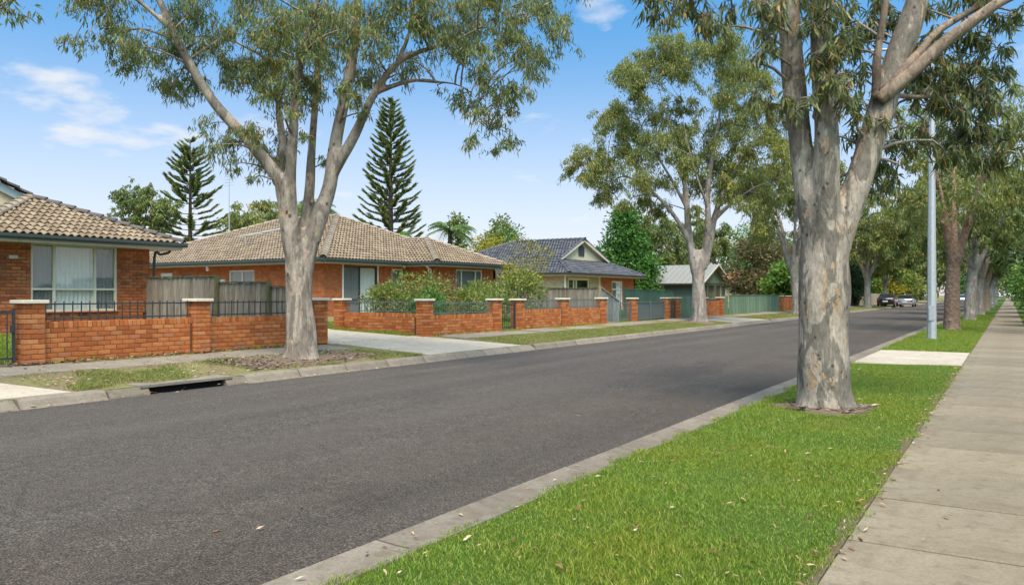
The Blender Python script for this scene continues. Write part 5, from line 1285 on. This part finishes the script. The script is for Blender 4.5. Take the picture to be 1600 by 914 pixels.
# larger garden and background trees
bushy('camphor_tree', 'dense bright green cone-shaped tree right of the dark-roofed house', 'tree', (-29.8, 66.5, .5), 9.0, 2.75, 2.75, 'bright_leaf', .34, 15000, 83, .08, .25, 'cone', .26, nclump=110)
bushy('bronze_tree', 'dark bronze-leaved tree in front of the green-roofed gable', 'tree', (-21.6, 82, .5), 6.6, 3.1, 3.1, 'bronze_leaf', .34, 8500, 84, .1, .2, 'round', .28, nclump=80)
bushy('round_tree', 'dark round clipped tree behind the pale timber fence', 'tree', (-15.6, 91, .3), 4.4, 2.7, 2.7, 'dark_leaf', .32, 9000, 85, .1, .2, 'round', .28, nclump=80)
bushy('yellow_bush', 'bright yellow bush behind the tan roof', 'bush', (-39.5, 58.5, .5), 6.1, 1.9, 1.9, 'yellow_leaf', .3, 3000, 86, .2, .12, 'round', .3)
bushy('yellow_bush', 'yellow-green bush left of the dark roof ridge', 'bush', (-40.5, 62.5, .5), 7.2, 2.3, 2.3, 'lime_leaf', .32, 3600, 87, .2, .12, 'round', .3)
bushy('bronze_tree', 'brownish tree behind the dark roof ridge', 'tree', (-44.5, 68, .5), 7.8, 2.6, 2.6, 'bronze_leaf', .34, 3600, 88, .2, .15, 'round', .3)
bushy('casuarina', 'thin grey-green spire tree behind the yellow bush, left of two', 'tree', (-49.5, 67.5, .5), 9.6, 1.7, 1.7, 'gum_leaf_dark', .5, 1500, 89, .2, .15, 'spire', .34)
bushy('casuarina', 'thin grey-green spire tree behind the dark roof, right of two', 'tree', (-49.5, 76, .5), 10.0, 1.9, 1.9, 'gum_leaf_dark', .5, 1700, 90, .2, .15, 'spire', .34)
BT = 'broadleaf trees closing the far end of the street'
for i, (x, y, h, r, lf, lb) in enumerate([
 (-31, 112, 10.5, 4.5, 'bright_leaf', 'fresh green tree above the weatherboard house roof'),
 (-24, 108, 8.0, 3.8, 'lime_leaf', 'lime green tree behind the bronze tree'),
 (-22, 120, 10.5, 4.6, 'bright_leaf', 'tall green tree left of the slender pale gum'),
 (-17, 112, 6.5, 3.0, 'lime_leaf', 'low yellow-green tree behind the far brick wall'),
 (-16.8, 73, 3.9, 1.7, 'lime_leaf', 'low bright bush right of the bronze tree'),
 (-14.5, 118, 5.2, 2.4, 'yellow_leaf', 'yellowish tree above the silver car'),
 (-12.5, 122, 4.2, 2.2, 'shrub_leaf', 'low leafy bush right of the silver car'),
 (-15, 175, 12, 6, 'gum_leaf_far', 'large olive tree far down the street above the distant houses'),
 (-6, 215, 11, 7, 'bright_leaf', 'green tree closing the end of the road'),
 (4, 200, 11, 6, 'gum_leaf_dark', 'dark tree closing the end of the footpath'),
 (-22, 205, 13, 7, 'gum_leaf_dark', 'dark tree at the far end of the left houses'),
 (-38, 140, 12, 6.5, 'gum_leaf_dark', 'wide dark tree behind the far houses'),
 (-52, 118, 10, 6, 'gum_leaf_far', 'olive tree behind the weatherboard house'),
 (-36, 78, 6.0, 3.4, 'dark_leaf', 'dark green tree between the cone-shaped tree and the metal roof')]):
    bushy('street_end_tree' if y > 100 else 'garden_tree', lb, 'tree', (x, y, .3), h, r, r, lf, .42 if y < 150 else .7, 6500, 100+i, .12, .25, 'round', .26, group=BT if y > 100 else None, nclump=80)
RG_ = 'garden trees along the right-hand footpath'
for i, (x, y, h, r, lf, lb) in enumerate([
 (2.6, 41, 4.4, 1.75, 'lime_leaf', 'bright lime green bush at the right edge overhanging the footpath'),
 (2.6, 46.5, 3.0, 1.9, 'bright_leaf', 'low green hedge bush beside the right footpath'),
 (4.5, 56, 7.5, 3.4, 'dark_leaf', 'dark tree behind the lime bush at the right edge'),
 (4.0, 70, 6.5, 3.0, 'bright_leaf', 'mid green tree farther along the right footpath'),
 (3.9, 88, 7.0, 3.2, 'gum_leaf_dark', 'olive tree farther still along the right footpath'),
 (3.6, 112, 7.0, 3.2, 'bright_leaf', 'distant green tree at the end of the right footpath'),
 (5.0, 33, 8.5, 3.0, 'gum_leaf_dark', 'tall olive tree at the right edge above the lime bush')]):
    bushy('footpath_tree', lb, 'tree', (x, y, .1), h, r, r, lf, .2 if y < 50 else .36, 9000, 130+i, .1, .15, 'round', .27, group=RG_, nclump=80)

def pine(label, base, h, rad, seed, dens=1.0, bare=.08, leaf='pine_leaf'):
    rng = np.random.default_rng(seed); t = thing('pine_tree', base, label, 'tree', None)
    mb = MB(); mb.tube([(0,0,-.2), (0,0,h*.5), (0,0,h)], [h*.018, h*.011, .03], 8, False); C = []; A = []; Ln = []; Wd = []
    tb = MB(); z_ = h*bare
    while z_ < h*.985:
        f = (z_-h*bare)/(h*(1-bare)); R_ = rad*1.15*((1-f)**.8)*(.9 if f > .15 else .72+f*1.2)+.25; k = 6 if f < .9 else 4; a0 = rng.uniform(0, 6.28)
        for i in range(k):
            if rng.random() > dens: continue
            az = a0+6.283*i/k+rng.uniform(-.18, .18); L_ = R_*rng.uniform(.82, 1.06); rise = .10+.42*f
            P = [(math.cos(az)*L_*s, math.sin(az)*L_*s, z_+L_*(rise*s-.10*math.sin(math.pi*s*.8)+.16*s**4)) for s in (0, .35, .7, 1.0)]
            tb.tube(P, [.05, .04, .03, .012], 4, False)
            n = int(36+54*L_); s = rng.uniform(.18, 1.0, n)**.8
            px_ = np.array([np.interp(s, (0, .35, .7, 1.0), [p[q] for p in P]) for q in range(3)]).T
            ax = np.tile(np.array([math.cos(az), math.sin(az), rise*.6+.2]), (n, 1)); sdv = np.array([-math.sin(az), math.cos(az), 0])
            ax = ax*.9+sdv*rng.choice([-1, 1], n)[:, None]*rng.uniform(.1, .9, n)[:, None]+np.array([0, 0, 1])*rng.uniform(.0, .5, n)[:, None]
            C.append(px_); A.append(ax); Ln.append(rng.uniform(.3, .7, n)); Wd.append(rng.uniform(.08, .135, n))
        z_ += h*(.038-.016*f)
    C = np.concatenate(C); A = np.concatenate(A); A /= np.linalg.norm(A, axis=1, keepdims=True); Ln = np.concatenate(Ln); Wd = np.concatenate(Wd)
    V1, F1_ = leaves_np(C, A, Ln, Wd, rng)
    obj('trunk', mb.mesh('trunk', True), 'bark_dark', t, local=True); tag(obj('branches', tb.mesh('branches'), 'bark_dark', t, local=True), kind='stuff')
    tag(obj('crown', np_mesh('crown', V1, F1_), leaf, t, local=True), kind='stuff')
pine('tall symmetrical tiered pine tree rising behind the tan hipped roof', (-51.9, 59.5, .5), 20.4, 4.1, 201)
pine('thinner ragged pine tree behind the nearest house roof', (-66.1, 47.0, .5), 15.8, 4.3, 202, .62, .2)

def palm(label, base, h, L_, seed, n=17):
    rng = np.random.default_rng(seed); t = thing('palm_tree', base, label, 'tree')
    mb = MB(); mb.tube([(0,0,-.2), (.1,0,h*.5), (.15,0,h)], [.2, .15, .16], 10, False); obj('trunk', mb.mesh('trunk', True), 'bark_dark', t, local=True)
    for i in range(n):
        az = 6.283*i/n*2.4+rng.uniform(-.2, .2); el = rng.uniform(.15, 1.25); l = L_*rng.uniform(.8, 1.1); P = []
        for k in range(9):
            s = k/8; e = el-1.5*s*s; P.append((s*l*math.cos(el*.7)*math.cos(az)*1.0+.15, s*l*math.cos(el*.7)*math.sin(az), h+l*(math.sin(el)*s-.75*s*s)))
        fb = MB(); fb.tube(P, [.04-.004*k for k in range(9)], 4, False)
        d = Vector((math.cos(az), math.sin(az), 0)); sd = Vector((-d.y, d.x, 0))
        for k in range(1, 40):
            s = k/40*8; q = int(s); f = s-q; a = Vector(P[q]).lerp(Vector(P[min(q+1, 8)]), f); w_ = .75*math.sin(math.pi*min(1, k/40*.85+.12))+.1
            for sg in (-1, 1):
                tip = a+sd*sg*w_*.7+d*w_*.45+Vector((0,0,-.35*w_+rng.uniform(-.1, .1)))
                fb.face(a, a+d*.07, tip)
        fb.build('frond', 'palm_leaf', t).matrix_parent_inverse = Matrix()
palm('palm tree with arching fronds behind the wing of the tan roof', (-37.6, 50.0, .5), 6.0, 2.7, 211)
palm('second palm, glimpsed behind the ridge next to the pale gum trunk', (-44, 41.5, .5), 7.2, 2.6, 212)
palm('low palm behind the tan roof, left of the dark roof', (-40.5, 46.5, .5), 5.2, 2.4, 213)

# ---------------------------------------------------------------- grass and litter
def grass(name, rects, dens, hgt, wd, seed, mt, zf, label, mask=None, lean=.5):
    rng = np.random.default_rng(seed); P = []
    for (x0, x1, y0, y1, k) in rects:
        n = int((x1-x0)*(y1-y0)*dens*k); q = np.stack([rng.uniform(x0, x1, n), rng.uniform(y0, y1, n)], 1); P.append(q)
    P = np.concatenate(P)
    if mask is not None: P = P[mask(P, rng)]
    n = len(P); z_ = zf(P[:, 0]); az = rng.uniform(0, 6.283, n); h = hgt*rng.uniform(.45, 1.25, n)*(1+.25*np.sin(P[:, 0]*3.1+P[:, 1]*1.7)+.2*np.sin(P[:, 1]*4.3-P[:, 0]*2.2)); w_ = wd*rng.uniform(.6, 1.3, n)
    s = np.stack([np.cos(az), np.sin(az), np.zeros(n)], 1); a2 = rng.uniform(0, 6.283, n); ln = (rng.random(n)**.7*lean*h)
    b = np.stack([P[:, 0], P[:, 1], z_], 1); tip = b+np.stack([np.cos(a2)*ln, np.sin(a2)*ln, h], 1); mid = b+np.stack([np.cos(a2)*ln*.3, np.sin(a2)*ln*.3, h*.55], 1)
    V = np.stack([b-s*w_[:, None]*.5, b+s*w_[:, None]*.5, mid+s*w_[:, None]*.4, mid-s*w_[:, None]*.4, tip], 1).reshape(-1, 3); o = (np.arange(n)*5)[:, None]
    return tag(obj(name, np_mesh(name, V, [o+np.array([0, 1, 2, 3]), o+np.array([3, 2, 4])]), mt), label, 'grass', None, 'stuff')
gzv = np.vectorize(gz)
flat = lambda x: np.full(len(x), .094)
def keep_t2(P, rng):
    d = np.hypot(P[:, 0]+1.88, P[:, 1]-10.25); e = .47+.09*np.sin(5*np.arctan2(P[:, 1]-10.25, P[:, 0]+1.88)); return (d > e)|(rng.random(len(P)) < .04)
grass('verge_grass', [(-2.76, -.80, 2.0, 7.5, 1.0), (-2.76, -.80, 7.5, 12.5, .62), (-2.76, -.79, 12.5, 17.55, .36)], 11500, .028, .0045, 301, 'grass_blade', flat, 'mown bright green grass on the near verge', keep_t2, 1.2)
grass('verge_grass', [(-2.76, -.79, 21.65, 34, 1.0), (-2.76, -.79, 34, 62, .4), (.58, 3.5, 20, 60, .12)], 2200, .05, .011, 302, 'grass_blade', flat, 'green grass beyond the driveway crossing around the light pole', None, 1.1)
# ragged edge spilling over the path and kerb
grass('edge_grass', [(-.83, -.74, 2.2, 17.5, 1.0), (-2.80, -2.73, 2.2, 17.5, 1.0)], 5200, .038, .005, 303, 'grass_blade', lambda x: np.full(len(x), .098), 'ragged grass along the edges of the near verge', lambda P, r: (np.sin(P[:, 1]*5.3)+np.sin(P[:, 1]*11.7+1)+r.normal(size=len(P))*.5) > .45, 1.3)
def patchy(P, rng):
    v = np.sin(P[:, 0]*2.7+P[:, 1]*1.1)+np.sin(P[:, 1]*2.3-P[:, 0]*1.2+1.3)+.8*np.sin(P[:, 1]*5.1+P[:, 0]*3.3)+rng.normal(size=len(P))*.55
    bare = np.exp(-(((P[:, 0]+12.0)/.9)**2+((P[:, 1]-11.1)/2.4)**2))*2.4; bare2 = np.exp(-(((P[:, 0]+12.2)/.8)**2+((P[:, 1]-35.5)/2.0)**2))*2.0
    return v > .15+bare+bare2
grass('dry_verge_grass', [(-12.92, -11.12, 6.1, 13.9, 1.0)], 3600, .05, .009, 304, 'dry_grass_blade', gzv, 'patchy dry grass round the foot of the pale gum', patchy, 1.3)
grass('dry_verge_grass', [(-12.92, -11.12, 18.1, 37.3, 1.0), (-12.92, -11.12, 43.8, 66, .45), (-12.92, -11.12, 66, 110, .2)], 1500, .045, .013, 305, 'dry_grass_blade', gzv, 'yellowish grass strip along the far kerb', lambda P, r: r.random(len(P)) < .9, 1.2)
grass('lawn_grass', [(-20.5, -14.6, 4.5, 13.0, .8), (-20.0, -14.5, 17.9, 30.5, .55), (-17.4, -14.3, 17.15, 17.55, 2.5), (-14.35, -13.98, 7.2, 13.4, .5), (-14.05, -13.95, 17.9, 29, .9), (-14.3, -14.0, 30.9, 32.2, 2.0)], 900, .07, .014, 306, 'grass_blade', lambda x: gzv(x)+.006, 'green lawn grass in the front gardens behind the brick walls', None, 1.0)
def litter(name, rects, n, ls, seed, mt, label, zf, asp=.24, cat='leaf litter'):
    rng = np.random.default_rng(seed); P = []
    tot = sum(r[4] for r in rects)
    for (x0, x1, y0, y1, k) in rects:
        m = int(n*k/tot); P.append(np.stack([rng.uniform(x0, x1, m), y0+(y1-y0)*rng.random(m)**1.4], 1))
    P = np.concatenate(P); m = len(P); c = np.stack([P[:, 0], P[:, 1], zf(P)+rng.uniform(.002, .012, m)], 1)
    az = rng.uniform(0, 6.283, m); ax = np.stack([np.cos(az), np.sin(az), rng.uniform(-.05, .25, m)], 1); sd = np.stack([-np.sin(az), np.cos(az), rng.uniform(-.3, .3, m)], 1); ln = ls*rng.uniform(.5, 1.3, m)[:, None]; w_ = ln*asp*rng.uniform(.6, 1.3, m)[:, None]
    up = np.array([0, 0, 1.0])
    V = np.stack([c, c+ax*ln*.35+sd*w_*.5+up*ln*.08, c+ax*ln*.35-sd*w_*.5, c+ax*ln*.7+sd*w_*.5+sd*ln*.08, c+ax*ln*.7-sd*w_*.3+up*ln*.05, c+ax*ln+sd*ln*.12], 1).reshape(-1, 3); o = (np.arange(m)*6)[:, None]
    return tag(obj(name, np_mesh(name, V, [np.concatenate([o+np.array([0, 2, 1]), o+np.array([3, 4, 5])]), o+np.array([1, 2, 4, 3])]), mt), label, cat, None, 'stuff')
litter('fallen_leaves', [(-2.7, -.8, 2.2, 16, 260), (-.85, -.70, 2.2, 17, 190), (-.7, .5, 2.5, 14, 40), (-3.2, -2.85, 2.5, 18, 70), (-6.5, -3.2, 2.5, 16, 25)], 620, .056, 311, 'litter_leaf', 'dry fallen gum leaves scattered over the near verge, path and gutter', lambda P: np.where(P[:, 0] > -.78, .114, np.where(P[:, 0] > -2.76, .122, np.where(P[:, 0] > -3.24, .012, .03))))
litter('fallen_leaves', [(-12.9, -11.1, 6, 14, 500), (-14.1, -13.0, 6.5, 13.5, 110), (-11.0, -10.6, 5, 14, 50), (-14.05, -13.85, 6.5, 30, 150), (-12.9, -11.2, 31, 38, 100)], 900, .085, 312, 'litter_leaf', 'fallen leaves and twigs on the bare far verge', lambda P: np.where(P[:, 0] > -11.04, .02, gzv(P[:, 0])+.022))
litter('bark_litter', [(-12.8, -11.3, 9.4, 12.8, 900), (-14.08, -13.87, 6.6, 13.4, 300)], 1100, .13, 313, 'bark_litter', 'dark shed bark and mulch round the pale gum', lambda P: gzv(P[:, 0])+.03, .16)
litter('bark_litter', [(-2.3, -1.45, 9.85, 10.65, 260)], 260, .11, 314, 'bark_litter', 'dark bark mulch round the foot of the thick gum', lambda P: np.full(len(P), .125), .16)

# ---------------------------------------------------------------- light pole, cars
lp = thing('light_pole', (-2.02, 27.4, .09), 'tall grey galvanised street light pole on the near verge', 'light pole')
mb = MB(); mb.tube([(-2.02, 27.4, 0), (-2.02, 27.4, 2.0), (-2.02, 27.4, 8.6)], [.135, .125, .075], 8); mb.build('pole', 'galvanised', lp)
mb = MB(); mb.tube([(-2.02, 27.4, .07), (-2.02, 27.4, .13)], [.19, .18], 12); mb.build('base_plate', 'galvanised', lp)
mb = MB(); mb.tube(catmull([(-2.02, 27.4, 8.5), (-2.15, 27.4, 8.95), (-2.8, 27.4, 9.2), (-4.1, 27.4, 9.3)]), lerpl([.06, .05, .045, .04]), 8); mb.build('outreach_arm', 'galvanised', lp, True)
mb = MB(); mb.hexa([(-4.85, 27.3, 9.22), (-4.05, 27.34, 9.24), (-4.05, 27.46, 9.24), (-4.85, 27.5, 9.22)], [(-4.8, 27.33, 9.36), (-4.05, 27.36, 9.34), (-4.05, 27.44, 9.34), (-4.8, 27.47, 9.36)]); lh = mb.build('lamp_head', 'steel_grey', lp)
mb = MB(); mb.box(-4.75, -4.35, 27.34, 27.46, 9.195, 9.222); mb.build('lens', 'headlamp', lh)
mb = MB(); mb.box(-2.09, -1.95, 27.255, 27.28, .7, 1.15); mb.build('access_door', 'galvanised', lp)

def car(label, loc, rotz, paint, wagon=False, group='cars parked down the street'):
    t = thing('parked_car', loc, label, 'car', group); t.rotation_euler = (0, 0, rotz)
    # local: length along Y (front +Y, rear -Y), width along X
    prof = [(-2.2,.42,.78,.80),(-2.18,.34,.86,.95),(-1.9,.28,.89,1.02),(-1.2,.25,.90,1.00),(0,.24,.90,.98),(1.0,.25,.90,.95),(1.7,.27,.88,.88),(2.15,.32,.80,.74),(2.28,.40,.66,.62)]
    mb = MB(); n = 8
    for (y, zb, hw, zt) in prof:
        for (a, b) in ((-.92, zb), (-1, zb+.12), (-1, zt-.16), (-.90, zt), (.90, zt), (1, zt-.16), (1, zb+.12), (.92, zb)): mb.v.append((a*hw, y, b))
    for i in range(len(prof)-1):
        for k in range(n): mb.f.append((i*n+k, i*n+(k+1) % n, (i+1)*n+(k+1) % n, (i+1)*n+k))
    mb.f.append(tuple(range(n-1, -1, -1))); mb.f.append(tuple((len(prof)-1)*n+k for k in range(n)))
    body = obj('body', mb.mesh('body', True), paint, t, local=True)
    yr0, yr1 = (-2.12, -1.85) if wagon else (-1.75, -1.0)
    cab = [(yr0,.80,.94),(yr1,.64,1.42),(.1,.65,1.46),(.55,.64,1.40),(1.25,.80,.94)]
    mb = MB()
    for (y, hw, z_) in cab: mb.v += [(-hw, y, z_), (hw, y, z_)]
    mb.v += [(-.83, y, .94) for (y, hw, z_) in cab]+[(.83, y, .94) for (y, hw, z_) in cab]
    mb.f += [(2*i, 2*i+1, 2*i+3, 2*i+2) for i in range(1, 3)]
    obj('roof', mb.mesh('roof'), paint, t, local=True)
    for nm, q in (('rear_window', [(-.80,yr0,.95),(.80,yr0,.95),(.64,yr1,1.42),(-.64,yr1,1.42)]), ('windscreen', [(.80,1.25,.95),(-.80,1.25,.95),(-.64,.55,1.40),(.64,.55,1.40)])):
        m = MB(); m.face(*q); obj(nm, m.mesh(nm), 'car_glass', t, local=True)
    for s in (-1, 1):
        m = MB(); m.face((s*.80,yr0,.945),(s*.80,1.25,.945),(s*.64,.55,1.40),(s*.65,.1,1.46),(s*.64,yr1,1.42)); obj('side_window', m.mesh('side_window'), 'car_glass', t, local=True)
        m = MB(); m.box(min(s*.84, s*.60), max(s*.84, s*.60), -2.235, -2.15, .68, .86); obj('tail_light', m.mesh('tail_light'), 'tail_red', t, local=True)
        m = MB(); m.box(min(s*.66, s*.40), max(s*.66, s*.40), 2.1, 2.27, .56, .68); obj('headlight', m.mesh('headlight'), 'headlamp', t, local=True)
        for y in (-1.35, 1.4):
            m = MB(); m.tube([(s*.72, y, .32), (s*.90, y, .32)], [.32, .32], 18); wh = obj('wheel', m.mesh('wheel', False), 'tyre', t, local=True)
            m = MB(); m.tube([(s*.895, y, .32), (s*.912, y, .32)], [.2, .19], 12); obj('rim', m.mesh('rim'), 'rim', wh, local=True)
    m = MB(); m.box(-.26, .26, -2.235, -2.19, .55, .68); obj('number_plate', m.mesh('number_plate'), 'plate', t, local=True)
    m = MB(); m.box(-.82, .82, -2.27, -2.1, .36, .52); obj('bumper', m.mesh('bumper'), paint, t, local=True)
car('black parked car seen from behind on the far verge, beside a gum trunk', (-11.5, 97.0, .13), 0, 'paint_black')
car('silver parked car right of the slim tree on the far side', (-10.35, 104.5, .01), 0, 'paint_silver', True)
car('small white car far down the road', (-6.95, 165, .02), math.pi, 'paint_white')
car('small red car far down the road, beside the grey gum trunk', (-4.6, 170, .04), math.pi, 'paint_red')
